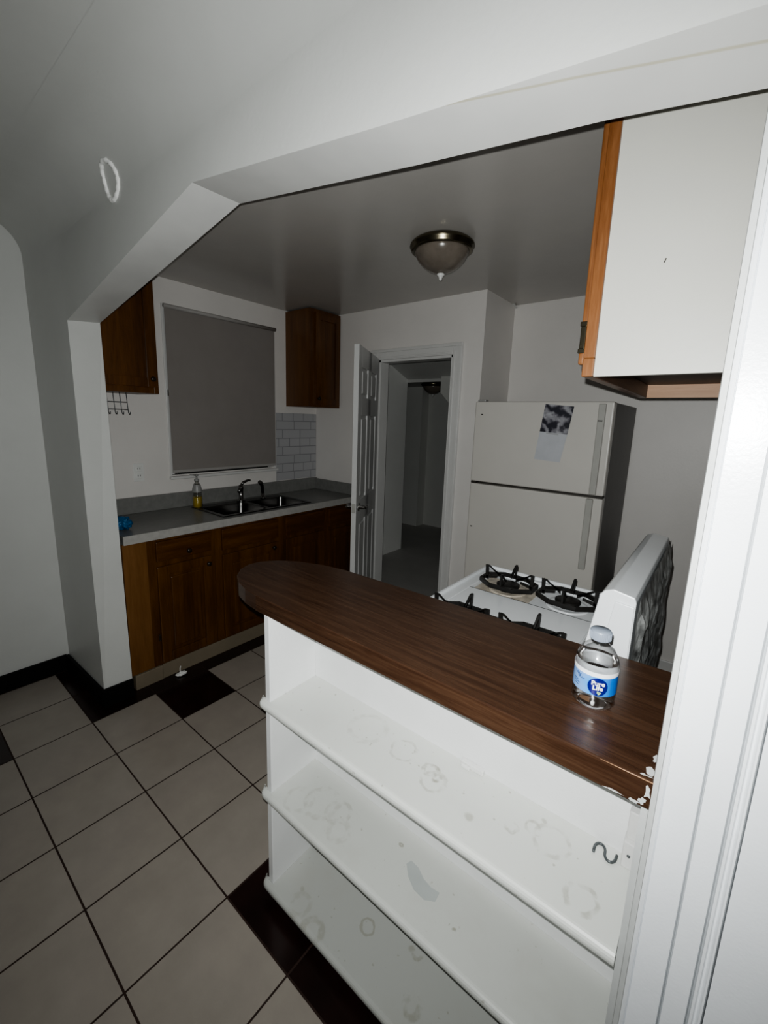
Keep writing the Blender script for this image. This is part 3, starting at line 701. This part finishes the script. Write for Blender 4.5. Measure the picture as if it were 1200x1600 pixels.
# ================================================================== FRIDGE
t = thing('refrigerator', 'off-white top freezer refrigerator standing in the wall recess', 'refrigerator', (-0.83, 2.72, 0))
fx0, fx1, fy, fz = -1.213, -0.455, 2.40, 1.676
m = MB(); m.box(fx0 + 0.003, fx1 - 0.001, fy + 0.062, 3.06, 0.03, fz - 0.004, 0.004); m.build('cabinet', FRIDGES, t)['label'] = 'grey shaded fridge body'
m = MB(); m.box(fx0 + 0.01, fx1 - 0.01, fy + 0.05, fy + 0.064, 0.1, fz - 0.01); m.build('gasket', GASKET, t)
m = MB(); m.box(fx0, fx1, fy, fy + 0.055, 1.194, fz, 0.008, 3); fd = m.build('freezer_door', FRIDGE, t)
m = MB(); m.box(fx0, fx1, fy, fy + 0.055, 0.11, 1.180, 0.008, 3); dd = m.build('fridge_door', FRIDGE, t)
m = MB(); m.box(-0.522, -0.489, fy - 0.022, fy - 0.0003, 1.20, 1.664, 0.004); hh = m.build('handle', FHAND, fd)
m = MB(); m.box(-0.519, -0.497, fy - 0.024, fy - 0.0222, 1.576, 1.582); m.build('handle_clip', GASKET, hh)
m = MB(); m.box(-0.531, -0.498, fy - 0.022, fy - 0.0003, 0.79, 1.176, 0.004); m.build('handle', FHAND, dd)
for hx_ in (fx0 + 0.002, fx1 - 0.035):
    m = MB(); m.box(hx_, hx_ + 0.033, fy + 0.004, fy + 0.05, 1.181, 1.193, 0.002); m.build('door_hinge', GASKET, t)
m = MB(); m.box(fx0 + 0.01, fx1 - 0.01, fy + 0.03, fy + 0.06, 0.02, 0.1); m.build('kick_grille', GASKET, t)
for px in (fx0 + 0.06, fx1 - 0.06):
    for py in (2.52, 3.0): m = MB(); m.lathe([(0.02, 0.0005), (0.02, 0.032)], (px, py, 0), 12); m.build('foot', GASKET, t)
m = MB(); m.box(fx0 + 0.01, fx0 + 0.06, fy + 0.01, fy + 0.05, fz + 0.0002, fz + 0.012, 0.003); m.build('top_hinge_cover', PLASTG, t)
for (dx, dz) in ((-1.165, 1.60), (-1.185, 0.905)):
    m = MB(); m.box(dx - 0.006, dx + 0.006, fy - 0.0008, fy - 0.0001, dz - 0.003, dz + 0.003); m.build('chip_mark', GASKET, fd if dz > 1.1 else dd)
# calendar sheet stuck to the freezer door
yq = fy - 0.0022
t = thing('wall_calendar', 'small picture calendar hanging crooked on the freezer door', 'calendar', (-0.735, yq, 1.35))
m = MB(); m.prism([(-0.794, 1.663), (-0.644, 1.650), (-0.664, 1.503), (-0.811, 1.514)], yq - 0.0006, yq + 0.0006, 'y'); m.build('picture', PHOTO, t)
m = MB(); m.prism([(-0.811, 1.5138), (-0.664, 1.5028), (-0.688, 1.352), (-0.828, 1.360)], yq - 0.0004, yq + 0.0010, 'y'); m.build('date_sheet', PAPER, t)
m = MB(); m.prism([(-0.775, 1.5075), (-0.71, 1.5025), (-0.7105, 1.499), (-0.7755, 1.504)], yq - 0.0009, yq - 0.0005, 'y'); m.build('binding', PLASTG, t)

# ================================================================== STOVE
sx0, sx1, sy0, sy1, ZS = -0.79, -0.13, 1.068, 1.800, 0.895
t = thing('gas_stove', 'white gas range with four black grates behind the wooden counter', 'stove', (-0.46, 1.43, 0))
m = MB(); m.box(sx0 + 0.02, sx1, sy0 + 0.003, sy1 - 0.003, 0.06, ZS - 0.03, 0.004); m.build('body', ENAMEL, t)
m = MB(); m.box(sx0 - 0.008, sx0 + 0.02, sy0 + 0.02, sy1 - 0.02, 0.22, 0.74, 0.008); od = m.build('oven_door', ENAMEL, t)
m = MB(); m.tube([(sx0 - 0.01, sy0 + 0.1, 0.69), (sx0 - 0.045, sy0 + 0.11, 0.695), (sx0 - 0.045, sy1 - 0.11, 0.695), (sx0 - 0.01, sy1 - 0.1, 0.69)], 0.011, 10); m.build('handle', PLASTIC, od)
for k in range(5):
    m = MB(); yy = sy0 + 0.11 + k * 0.128; m.lathe([(0.024, sx0 + 0.02), (0.022, sx0 + 0.004), (0.016, sx0 - 0.012), (0.012, sx0 - 0.014)], (0, yy, 0.80), 16, 'x'); m.build('control_knob', IRON, t)
for px in (sx0 + 0.06, sx1 - 0.05):
    for py in (sy0 + 0.05, sy1 - 0.05): m = MB(); m.lathe([(0.018, 0.0005), (0.018, 0.062)], (px, py, 0), 12); m.build('foot', IRON, t)
# cooktop: rim, centre strip, two recessed wells
wells = [(1.105, 1.328), (1.518, 1.762)]
wx0, wx1 = -0.735, -0.268
m = MB(); ZD = ZS - 0.006
m.box(sx0, sx1, sy0, sy1, ZS - 0.032, ZS - 0.024)
m.box(sx0, wx0, sy0, sy1, ZS - 0.024, ZD, 0.002); m.box(wx1, sx1, sy0, sy1, ZS - 0.024, ZD, 0.002)
m.box(wx0, wx1, wells[0][1], wells[1][0], ZS - 0.024, ZD, 0.002)
m.box(wx0, wx1, sy0, wells[0][0], ZS - 0.024, ZD, 0.001); m.box(wx0, wx1, wells[1][1], sy1, ZS - 0.024, ZD, 0.001)
m.box(sx0 - 0.002, sx0 + 0.012, sy0, sy1, ZS - 0.03, ZS + 0.003, 0.004, 3); m.box(sx0, sx1, sy1 - 0.014, sy1 + 0.001, ZS - 0.03, ZS + 0.006, 0.004, 3); m.box(sx0, sx1, sy0 - 0.001, sy0 + 0.012, ZS - 0.03, ZS + 0.003, 0.004, 3)
m.build('cooktop', ENAMEL, t)
for ya_, yb_ in ((wells[0][1] - 0.0005, wells[0][1] + 0.0025), (wells[1][0] - 0.0025, wells[1][0] + 0.0005)):
    m = MB(); m.box(wx0, wx1, ya_, yb_, ZS - 0.024, ZD + 0.0006); m.build('well_edge', IRON, t)
BC = [(-0.620, 1.632), (-0.385, 1.636), (-0.620, 1.222), (-0.385, 1.226)]
zw = ZS - 0.024
for (bx, by) in BC:
    m = MB()
    m.box(bx - 0.113, bx + 0.113, by - 0.093, by + 0.093, zw + 0.0002, zw + 0.003, 0.001)
    m.lathe([(0.080, zw + 0.003), (0.076, zw + 0.007), (0.062, zw + 0.004), (0.05, zw + 0.0035)], (bx, by, 0), 32)
    pan = m.build('drip_pan', DRIP if bx < -0.5 else ENAMEL, t)
    m = MB(); m.lathe([(0.040, zw + 0.003), (0.040, zw + 0.016), (0.046, zw + 0.020), (0.046, zw + 0.027), (0.036, zw + 0.031), (0.018, zw + 0.033), (0.002, zw + 0.033)], (bx, by, 0), 28); m.build('burner', IRON, t)
    # grate: octagonal base ring, four rising prongs, corner feet
    m = MB(); zg = zw + 0.034
    ring = [(bx + 0.106 * cx, by + 0.082 * sy, zg) for cx, sy in ((1, .45), (.45, 1), (-.45, 1), (-1, .45), (-1, -.45), (-.45, -1), (.45, -1), (1, -.45))]
    for p, q in zip(ring, ring[1:] + ring[:1]):
        d_ = (Vector(q) - Vector(p)).normalized(); n_ = Vector((-d_.y, d_.x, 0)) * 0.0045
        pp, qq = Vector(p) - d_ * 0.002, Vector(q) + d_ * 0.002
        m.prism([(pp + n_)[:2], (qq + n_)[:2], (qq - n_)[:2], (pp - n_)[:2]], zg - 0.008, zg + 0.008, 'z')
    for k in range(4):
        a = k * PI / 2; u = Vector((math.cos(a), math.sin(a), 0)); w = Vector((-u.y, u.x, 0)) * 0.0035
        ro, ri = (0.098, 0.030) if k % 2 == 0 else (0.080, 0.028)
        tipz = ZS + 0.064
        outline = [(ro, zg - 0.006), (ro + 0.004, tipz), (ro - 0.012, tipz), (ri, zg + 0.018), (ri, zg + 0.008), (ro - 0.028, zg + 0.010)]
        hole = True
        b = bmesh.new(); c0 = Vector((bx, by, 0))
        # prong as two slim bars meeting at the tip (open triangle)
        bars = [[(ro - 0.010, zg - 0.006), (ro + 0.002, zg - 0.006), (ro + 0.005, tipz), (ro - 0.008, tipz)],
                [(ro - 0.002, tipz + 0.001), (ro - 0.014, tipz - 0.001), (ri, zg + 0.010), (ri, zg + 0.021), (ri + 0.012, zg + 0.021)],
                [(ro, zg - 0.004), (ro, zg + 0.007), (ri + 0.02, zg + 0.017), (ri + 0.02, zg + 0.008)]]
        for br in bars:
            A = [b.verts.new(c0 + u * r_ + w + Vector((0, 0, z_))) for r_, z_ in br]; B = [b.verts.new(c0 + u * r_ - w + Vector((0, 0, z_))) for r_, z_ in br]
            b.faces.new(A); b.faces.new(B[::-1]); n_ = len(br)
            for i in range(n_): b.faces.new([A[i], B[i], B[(i + 1) % n_], A[(i + 1) % n_]])
        bmesh.ops.recalc_face_normals(b, faces=b.faces[:]); m._merge(b)
    m.build('grate', IRON, t)
# backguard
bgp = [(-0.262, ZS - 0.004), (-0.222, 0.945), (-0.203, 1.03), (-0.184, 1.156), (-0.176, 1.168), (-0.157, 1.176), (-0.112, 1.167), (-0.108, 1.155), (-0.108, 0.80), (-0.131, 0.80), (-0.131, ZS - 0.004)]
m = MB(); m.prism(bgp, sy0 + 0.010, sy1 - 0.004, 'y', 0.0025)
bg = m.build('backguard', ENAMEL, t)
m = MB(); m.prism([(-0.110, 0.84), (-0.110, 1.146), (-0.150, 1.150), (-0.172, 0.99), (-0.178, 0.93), (-0.178, 0.905), (-0.115, 0.905)], sy0 + 0.0035, sy0 + 0.0098, 'y', 0.0015); m.build('end_cap', ENAMEL, bg)
m = MB(); m.box(-0.186, -0.180, sy0 + 0.30, sy0 + 0.50, 1.06, 1.12, 0.002); m.build('clock_panel', IRON, bg)
m = MB(); b = bmesh.new(); nx, nz = 70, 40
grid = [[None] * (nz + 1) for _ in range(nx + 1)]
for i in range(nx + 1):
    for j in range(nz + 1):
        y = sy0 + 0.018 + (sy1 - sy0 - 0.03) * i / nx; z = 0.35 + (1.160 - 0.35) * j / nz
        dpt = 0.5 + 0.5 * noise.noise(Vector((y * 16, z * 9, 3.1))) + 0.3 * noise.noise(Vector((y * 45, z * 30, 0.4)))
        edge = min(1, min(i, nx - i, nz - j) / 3)
        grid[i][j] = b.verts.new((-0.1065 + (0.004 + 0.022 * max(0, dpt)) * (0.25 + 0.75 * edge), y, z))
for i in range(nx):
    for j in range(nz): b.faces.new([grid[i][j], grid[i + 1][j], grid[i + 1][j + 1], grid[i][j + 1]])
m._merge(b); m.build('back_cover', FOIL, t)['label'] = 'crinkled dark foil back'

# ================================================================== HALF WALL BOOKSHELF
XA, XB, YS, YK = -0.964, -0.0125, 0.682, 0.862
t = thing('built_in_bookshelf', 'white painted built-in bookshelf of three shelves below the wooden counter', 'bookshelf', (-0.49, 0.77, 0))
m = MB(); m.box(XA, XA + 0.022, YS, YK + 0.03, 0.002, 0.988, 0.002); m.build('side_panel', SHELFP, t)
m = MB(); m.box(XA + 0.0225, XB, YK, YK + 0.03, 0.002, 0.988); m.build('back_panel', SHELFP, t)
m = MB(); m.box(XB - 0.012, XB, YS + 0.01, YK - 0.0005, 0.002, 0.988); m.build('end_panel', TRIMD, t)
m = MB(); m.box(XA + 0.0225, XB - 0.0125, YS + 0.02, YS + 0.03, 0.002, 0.02); m.build('plinth', SHELFP, t)
k1 = 0.9076
ST1 = [(-0.535, 0.793, 0.034, 0.005, 0.55, False), (-0.447, 0.785, 0.018, 0.007, 0.9, False), (-0.425, 0.760, 0.03, 0.006, 0.5, False), (-0.425, 0.775, 0.010, 0.007, 0.9, False),
       (-0.655, 0.79, 0.05, 0.010, 0.25, False), (-0.32, 0.735, 0.0, 0.011, 0.6, True), (-0.205, 0.80, 0.016, 0.004, 0.6, False), (-0.165, 0.795, 0.034, 0.006, 0.4, False),
       (-0.09, 0.72, 0.026, 0.006, 0.55, False), (-0.19, 0.83, 0.0, 0.008, 0.55, True), (-0.24, 0.77, 0.012, 0.005, 0.6, False)]
ST2 = [(-0.80, 0.76, 0.05, 0.010, 0.35, False), (-0.74, 0.77, 0.035, 0.008, 0.4, False), (-0.86, 0.72, 0.04, 0.009, 0.3, False), (-0.70, 0.73, 0.03, 0.012, 0.3, False), (-0.54, 0.81, 0.004, 0.004, 0.8, True), (-0.33, 0.73, 0.0, 0.005, 0.9, True)]
ST3 = [(-0.634, 0.79, 0.021, 0.005, 0.65, True), (-0.86, 0.73, 0.0, 0.012, 0.5, True), (-0.50, 0.83, 0.0, 0.012, 0.6, True), (-0.48, 0.83, 0.012, 0.007, 0.7, False), (-0.83, 0.70, 0.03, 0.01, 0.3, False), (-0.75, 0.675, 0.03, 0.012, 0.5, False), (-0.43, 0.73, 0.02, 0.01, 0.6, False)]
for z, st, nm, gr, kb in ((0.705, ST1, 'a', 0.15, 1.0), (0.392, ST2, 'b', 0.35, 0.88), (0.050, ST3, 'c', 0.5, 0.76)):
    sm = stained('stained_shelf_' + nm, [(x + 0.49, y - 0.77, r, w, s, f) for (x, y, r, w, s, f) in st], (0.62 * kb, 0.63 * kb, 0.595 * kb), gr)  # lower shelves' base darkened: flash falloff put into the colour, besides stains and grime
    out = rounded([(XA - 0.020, 0.664, 0.026), (XB - 0.0125, 0.664, 0), (XB - 0.0125, YK - 0.0006, 0), (XA + 0.0226, YK - 0.0006, 0), (XA + 0.0226, YS - 0.0006, 0), (XA - 0.0006, YS - 0.0006, 0), (XA - 0.0006, YS + 0.004, 0), (XA - 0.020, YS + 0.004, 0)], 6)
    m = MB(); b = bmesh.new(); th = 0.013
    A = [b.verts.new((x, y, z + th)) for x, y in out]; B = [b.verts.new((x, y, z - th)) for x, y in out]
    b.faces.new(A); b.faces.new(B[::-1]); n = len(out)
    for i in range(n): b.faces.new([B[i], B[(i + 1) % n], A[(i + 1) % n], A[i]])
    bmesh.ops.recalc_face_normals(b, faces=b.faces[:])
    ed = [e for e in b.edges if abs(e.verts[0].co.z - e.verts[1].co.z) < 1e-6 and (e.verts[0].co.y + e.verts[1].co.y) / 2 < YS - 0.003]
    bmesh.ops.bevel(b, geom=ed, offset=0.0115, segments=4, affect='EDGES', profile=0.5)
    for f in b.faces: f.smooth = False
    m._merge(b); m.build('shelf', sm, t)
# wooden bar counter
t = thing('bar_counter', 'dark walnut laminate bar counter with rounded end on the half wall', 'counter', (-0.6, 0.86, 0.989))
ZB0, ZB1 = 0.9885, 1.037
outline = [(-0.0125, 0.680), (-0.0125, 1.045), (-0.96, 1.012), (-1.05, 0.996), (-1.14, 0.962), (-1.205, 0.915), (-1.238, 0.865), (-1.242, 0.82), (-1.222, 0.775), (-1.178, 0.732), (-1.125, 0.704), (-1.065, 0.688), (-1.00, 0.680)][::-1]
m = MB(); m.prism(outline, ZB0, ZB1, 'z', 0.0025); m.build('counter_slab', COUNTER, t)
m = MB(); m.tube([(-0.0135, 0.6798, ZB1 - 0.0014), (-0.045, 0.6799, ZB1 - 0.0014), (-0.085, 0.6801, ZB1 - 0.0016)], [0.0009, 0.0007, 0.0003], 6); m.build('edge_seam', OAKL, t)
m = MB(); rnd = random.Random(3)
def chip(cx, cy, cz, rx, rz, plane):
    n = 11; pts = []
    for i in range(n):
        a = 2 * PI * i / n; k = 0.3 + 0.65 * rnd.random()
        if plane == 'front': pts.append((cx + rx * k * math.cos(a), cy, cz + rz * k * math.sin(a)))
        else: pts.append((cx + rx * k * math.cos(a), cy + rz * k * math.sin(a), cz))
    m.poly(pts)
yc = 0.6792
chip(-0.0195, yc, 1.018, 0.006, 0.017, 'front'); chip(-0.024, yc - 0.0001, 1.000, 0.007, 0.009, 'front'); chip(-0.034, yc - 0.0002, 0.994, 0.010, 0.004, 'front')
chip(-0.065, yc, 0.993, 0.022, 0.0022, 'front'); chip(-0.020, 0.703, ZB1 + 0.0004, 0.008, 0.014, 'top'); chip(-0.017, 0.735, ZB1 + 0.0004, 0.006, 0.013, 'top'); chip(-0.026, 0.688, ZB1 + 0.0005, 0.012, 0.003, 'top')
m.build('paint_smear', TRIMD, t)['label'] = 'white paint smears at the right end'

# small things on the shelves
m = MB(); pts = []
for k in range(25):
    a = k / 24
    if a < 0.5: th = PI * (1 - a * 2); pts.append((-0.086 + 0.0095 * math.cos(th), 0.016 * math.sin(th)))
    else: th = PI + PI * (a - 0.5) * 2; pts.append((-0.067 + 0.0095 * math.cos(th), 0.016 * math.sin(th)))
pts = [(-0.0950, -0.014)] + pts + [(-0.0570, 0.010)]
zs = 0.718 + 0.003
m.tube([(x + 0.002, 0.838 + y * 0.9, zs) for x, y in pts], 0.0027, 8)
tag(m.build('s_hook', SHOOK), 'dark grey metal S hook lying on the top shelf', 'hook')
t = thing('bracket', 'white painted bracket plate fixed at the right end of the top shelf', 'bracket', (-0.035, 0.85, 0.7185))
m = MB(); m.box(-0.047, -0.0255, 0.832, 0.862, 0.7185, 0.775, 0.002); m.box(-0.045, -0.0255, 0.842, 0.861, 0.775, 0.835, 0.002); m.build('plate', CASING, t)
m = MB(); m.lathe([(0.0032, 0.8318), (0.0028, 0.8305), (0.001, 0.830)], (-0.036, 0, 0.748), 12, 'y'); m.build('screw', SHOOK, t)
m = MB(); m.box(-0.402, -0.342, 0.848, 0.8612, 0.7183, 0.731, 0.002); m.box(-0.397, -0.374, 0.841, 0.8478, 0.7183, 0.727, 0.002)
tag(m.build('plastic_clip', PLASTIC), 'small white plastic clip against the back of the top shelf', 'clip')
# torn grey paper patch on the middle shelf
m = MB(); zq = 0.392 + 0.0135
pp = [(-0.495, 0.795), (-0.470, 0.792), (-0.445, 0.778), (-0.420, 0.773), (-0.397, 0.776), (-0.395, 0.752), (-0.418, 0.738), (-0.450, 0.741), (-0.478, 0.757), (-0.500, 0.780)]
m.prism(pp, zq, zq + 0.0006, 'z'); tag(m.build('paper_scrap', paint('grey_scrap', (0.40, 0.42, 0.41), 0.6, 0.05, 0.0, 10)), 'curved grey scrap stuck to the middle shelf', 'scrap')
# crumpled scrap by the cabinets
m = MB(); b = bmesh.new(); bmesh.ops.create_icosphere(b, subdivisions=3, radius=1)
for v in b.verts:
    v.co *= 1 + 0.45 * noise.noise(v.co * 2.2); v.co = Vector((-2.355 + v.co.x * 0.018, 1.075 + v.co.y * 0.030, 0.010 + v.co.z * 0.0115)); v.co.z = max(0.0006, v.co.z)
m._merge(b); m.tube([(-2.36, 1.07, 0.012), (-2.366, 1.072, 0.038), (-2.369, 1.078, 0.052)], 0.003, 6)
tag(m.build('crumpled_tissue', SCRAP), 'crumpled white tissue on dark floor tile by the cabinets', 'tissue')

# ring mark on the upper wall (follows plaster and cove)
m = MB(); pts = []
def wallpt(x, s):   # s: height measured along the surface
    if s <= ZC: return Vector((x, yf(x, s) - 0.001, s))
    a = (s - ZC) / RC
    return Vector((x, yf(x, ZC) - RC * (1 - math.cos(a)) - 0.001, ZC + RC * math.sin(a)))
for k in range(48):
    a = 2 * PI * k / 48; pts.append(wallpt(-1.785 + 0.052 * math.cos(a), 2.335 + 0.058 * math.sin(a)))
m.tube(pts, [0.006 + 0.003 * abs(math.sin(k * 0.9)) for k in range(48)], 8, closed=True)
tag(m.build('ring_bracket', RINGM), 'thin white ring on the grey upper wall left of the arch', 'ring')

# ================================================================== WATER BOTTLE
bx, by, bz = -0.1305, 0.822, ZB1 + 0.0006
t = thing('water_bottle', 'small clear water bottle with blue label on the wooden counter', 'bottle', (bx, by, bz))
R = 0.0370
body = [(0.020, 0.004), (0.027, 0.000), (0.032, 0.004), (R, 0.010), (R * 0.97, 0.018), (R, 0.026), (R * 0.975, 0.031), (R * 0.985, 0.034), (R * 0.985, 0.071), (R, 0.074), (R, 0.082), (R * 0.985, 0.088), (R * 0.90, 0.099), (R * 0.72, 0.111), (0.0155, 0.121), (0.0135, 0.124), (0.0135, 0.128), (0.0165, 0.1285), (0.0165, 0.1305), (0.0125, 0.131)]
m = MB(); m.lathe([(r, bz + h) for r, h in body], (bx, by, 0), 48); m.build('bottle_body', PET, t)
m = MB(); m.lathe([(max(0.002, r - 0.0012), bz + h + (0.001 if h < 0.01 else 0)) for r, h in body if h <= 0.0885] + [(R * 0.95, bz + 0.0905)], (bx, by, 0), 48); m.build('water', WATER, t)
m = MB(); cp = [(0.0175, 0.129), (0.0178, 0.131), (0.0178, 0.1445), (0.0165, 0.1465), (0.001, 0.1467)]
m.lathe([(r, bz + h) for r, h in cp], (bx, by, 0), 40)
for k in range(40):
    a = 2 * PI * k / 40; c_, s_ = math.cos(a), math.sin(a); m.box(bx + 0.0178 * c_ - 0.0006, bx + 0.0178 * c_ + 0.0006, by + 0.0178 * s_ - 0.0006, by + 0.0178 * s_ + 0.0006, bz + 0.1305, bz + 0.144)
m.build('cap', CAPM, t)['label'] = 'pale blue grey screw cap'
RL = R * 0.985 + 0.0006
m = MB(); m.lathe([(RL, bz + 0.0345), (RL, bz + 0.0705)], (bx, by, 0), 64, cap=False); lb = m.build('label', LABEL, t); lb['label'] = 'blue paper label with white lettering'
m = MB(); m.lathe([(RL - 0.0003, bz + 0.0347), (RL - 0.0003, bz + 0.0782)], (bx, by, 0), 64, cap=False); m.build('label_back', LWHITE, lb)
m = MB(); m.lathe([(RL + 0.0002, bz + 0.0705), (RL + 0.0006, bz + 0.0785)], (bx, by, 0), 64, cap=False); m.build('white_band', LWHITE, lb)
# direction of the label front: turned a little right of the camera
ca = math.atan2(-by, -bx)           # towards the camera
front = ca + 0.17                   # counter-clockwise from above = to the right seen from the camera
def wrap(u, v, off=0.0):            # u: arc length to the right, v: height
    a = front + u / RL; r = RL + off
    return Vector((bx + r * math.cos(a), by + r * math.sin(a), bz + v))
m = MB(); c0 = (0.0, 0.0523); ring = []; nseg = 40; rad = 0.0172
cen = m.bm.verts.new(wrap(c0[0], c0[1], 0.0006)); rings = []
for rr in (0.33, 0.66, 1.0): rings.append([m.bm.verts.new(wrap(c0[0] + rad * 0.97 * rr * math.cos(2 * PI * k / nseg), c0[1] + rad * rr * math.sin(2 * PI * k / nseg), 0.0006)) for k in range(nseg)])
for k in range(nseg):
    m.bm.faces.new([cen, rings[0][k], rings[0][(k + 1) % nseg]])
    for A, B in zip(rings, rings[1:]): m.bm.faces.new([A[k], B[k], B[(k + 1) % nseg], A[(k + 1) % nseg]])
m.build('logo_disc', LBLUE, lb, True)
def text_mesh(name, txt, size, u0, v0, mat, off, shear=0.0, bold=0.0):
    cu = bpy.data.curves.new(name + '_curve', 'FONT'); cu.body = txt; cu.size = size; cu.align_x = 'CENTER'; cu.align_y = 'CENTER'; cu.shear = shear; cu.offset = bold; cu.resolution_u = 3
    o = bpy.data.objects.new(name + '_tmp', cu); COL.objects.link(o)
    dg = bpy.context.evaluated_depsgraph_get(); me = bpy.data.meshes.new_from_object(o.evaluated_get(dg))
    bpy.data.objects.remove(o, do_unlink=True); bpy.data.curves.remove(cu)
    bm = bmesh.new(); bm.from_mesh(me); bpy.data.meshes.remove(me)
    bmesh.ops.triangulate(bm, faces=bm.faces[:]); bmesh.ops.subdivide_edges(bm, edges=bm.edges[:], cuts=1, use_grid_fill=True)
    k = MB()
    for v in bm.verts: v.co = wrap(u0 + v.co.x, v0 + v.co.y, off)
    k._merge(bm); return k.build(name, mat, lb)
text_mesh('lettering', 'Pure', 0.0118, 0.0, 0.0590, LWHITE, 0.0011, 0.0, 0.00035)
text_mesh('lettering', 'Life', 0.0118, 0.0, 0.0502, LWHITE, 0.0011, 0.0, 0.00035)
m = MB()
for (u, v, du) in ((0.001, 0.0425, 0.0016), (0.0045, 0.0418, 0.0016), (0.0025, 0.0395, 0.0014)):
    m.poly([wrap(u + du * math.cos(q * PI / 3) * (1 if q % 2 else 1.6), v + du * math.sin(q * PI / 3) * (1 if q % 2 else 1.6), 0.0011) for q in range(6)])
m.build('leaf_emblem', LGREEN, lb)
m = MB()
for (u0, v0, ln, amp) in ((-0.043, 0.066, 0.013, 0.0022), (-0.036, 0.061, 0.013, 0.0018), (-0.045, 0.0535, 0.010, 0.0008), (-0.043, 0.049, 0.012, 0.0006), (-0.042, 0.0445, 0.009, 0.0006)):
    m.tube([wrap(u0 + ln * q / 16, v0 - 0.002 * q / 16 + amp * math.sin(q * 1.35), 0.0006) for q in range(17)], 0.00055, 5)
m.build('fine_print', LGREY, lb)

# ================================================================== CAMERA + LIGHT
right = Vector((0.7777, 0.6278, 0.0323)); up = Vector((-0.1374, 0.1197, 0.9833)); fwd = Vector((-0.6134, 0.7691, -0.1793))
cam = bpy.data.cameras.new('camera'); co = bpy.data.objects.new('camera', cam); COL.objects.link(co)
back = (-fwd).normalized(); right = (right - back * right.dot(back)).normalized(); up = back.cross(right)
M = Matrix((right, up, back)).transposed().to_4x4(); M.translation = Vector((0, 0, 1.55)); co.matrix_world = M
cam.sensor_fit = 'HORIZONTAL'; cam.sensor_width = 36; cam.lens = 661.77 / 1200 * 36
cam.shift_x = (600 - 597.18) / 1200; cam.shift_y = (776.3 - 800) / 1200; cam.clip_start = 0.02; cam.clip_end = 50
SC.camera = co
# phone flash, just above and left of the lens
li = bpy.data.lights.new('phone_flash', 'SPOT'); lo = bpy.data.objects.new('phone_flash', li); COL.objects.link(lo)
li.energy = 44; li.color = (0.975, 1.0, 0.99); li.shadow_soft_size = 0.0035; li.spot_size = math.radians(148); li.spot_blend = 1.0
ML = M.copy(); ML.translation = Vector((0, 0, 1.55)) + up * 0.026 - right * 0.010 + fwd * 0.004; lo.matrix_world = ML
wd = bpy.data.worlds.new('world'); SC.world = wd; wd.use_nodes = True
wd.node_tree.nodes['Background'].inputs[0].default_value = (0.7, 0.8, 0.85, 1); wd.node_tree.nodes['Background'].inputs[1].default_value = 0.004
SC.view_settings.view_transform = 'AgX'; SC.view_settings.look = 'AgX - Medium High Contrast'; SC.view_settings.exposure = 1.36
SC.cycles.max_bounces = 10; SC.cycles.diffuse_bounces = 5; SC.cycles.transparent_max_bounces = 12
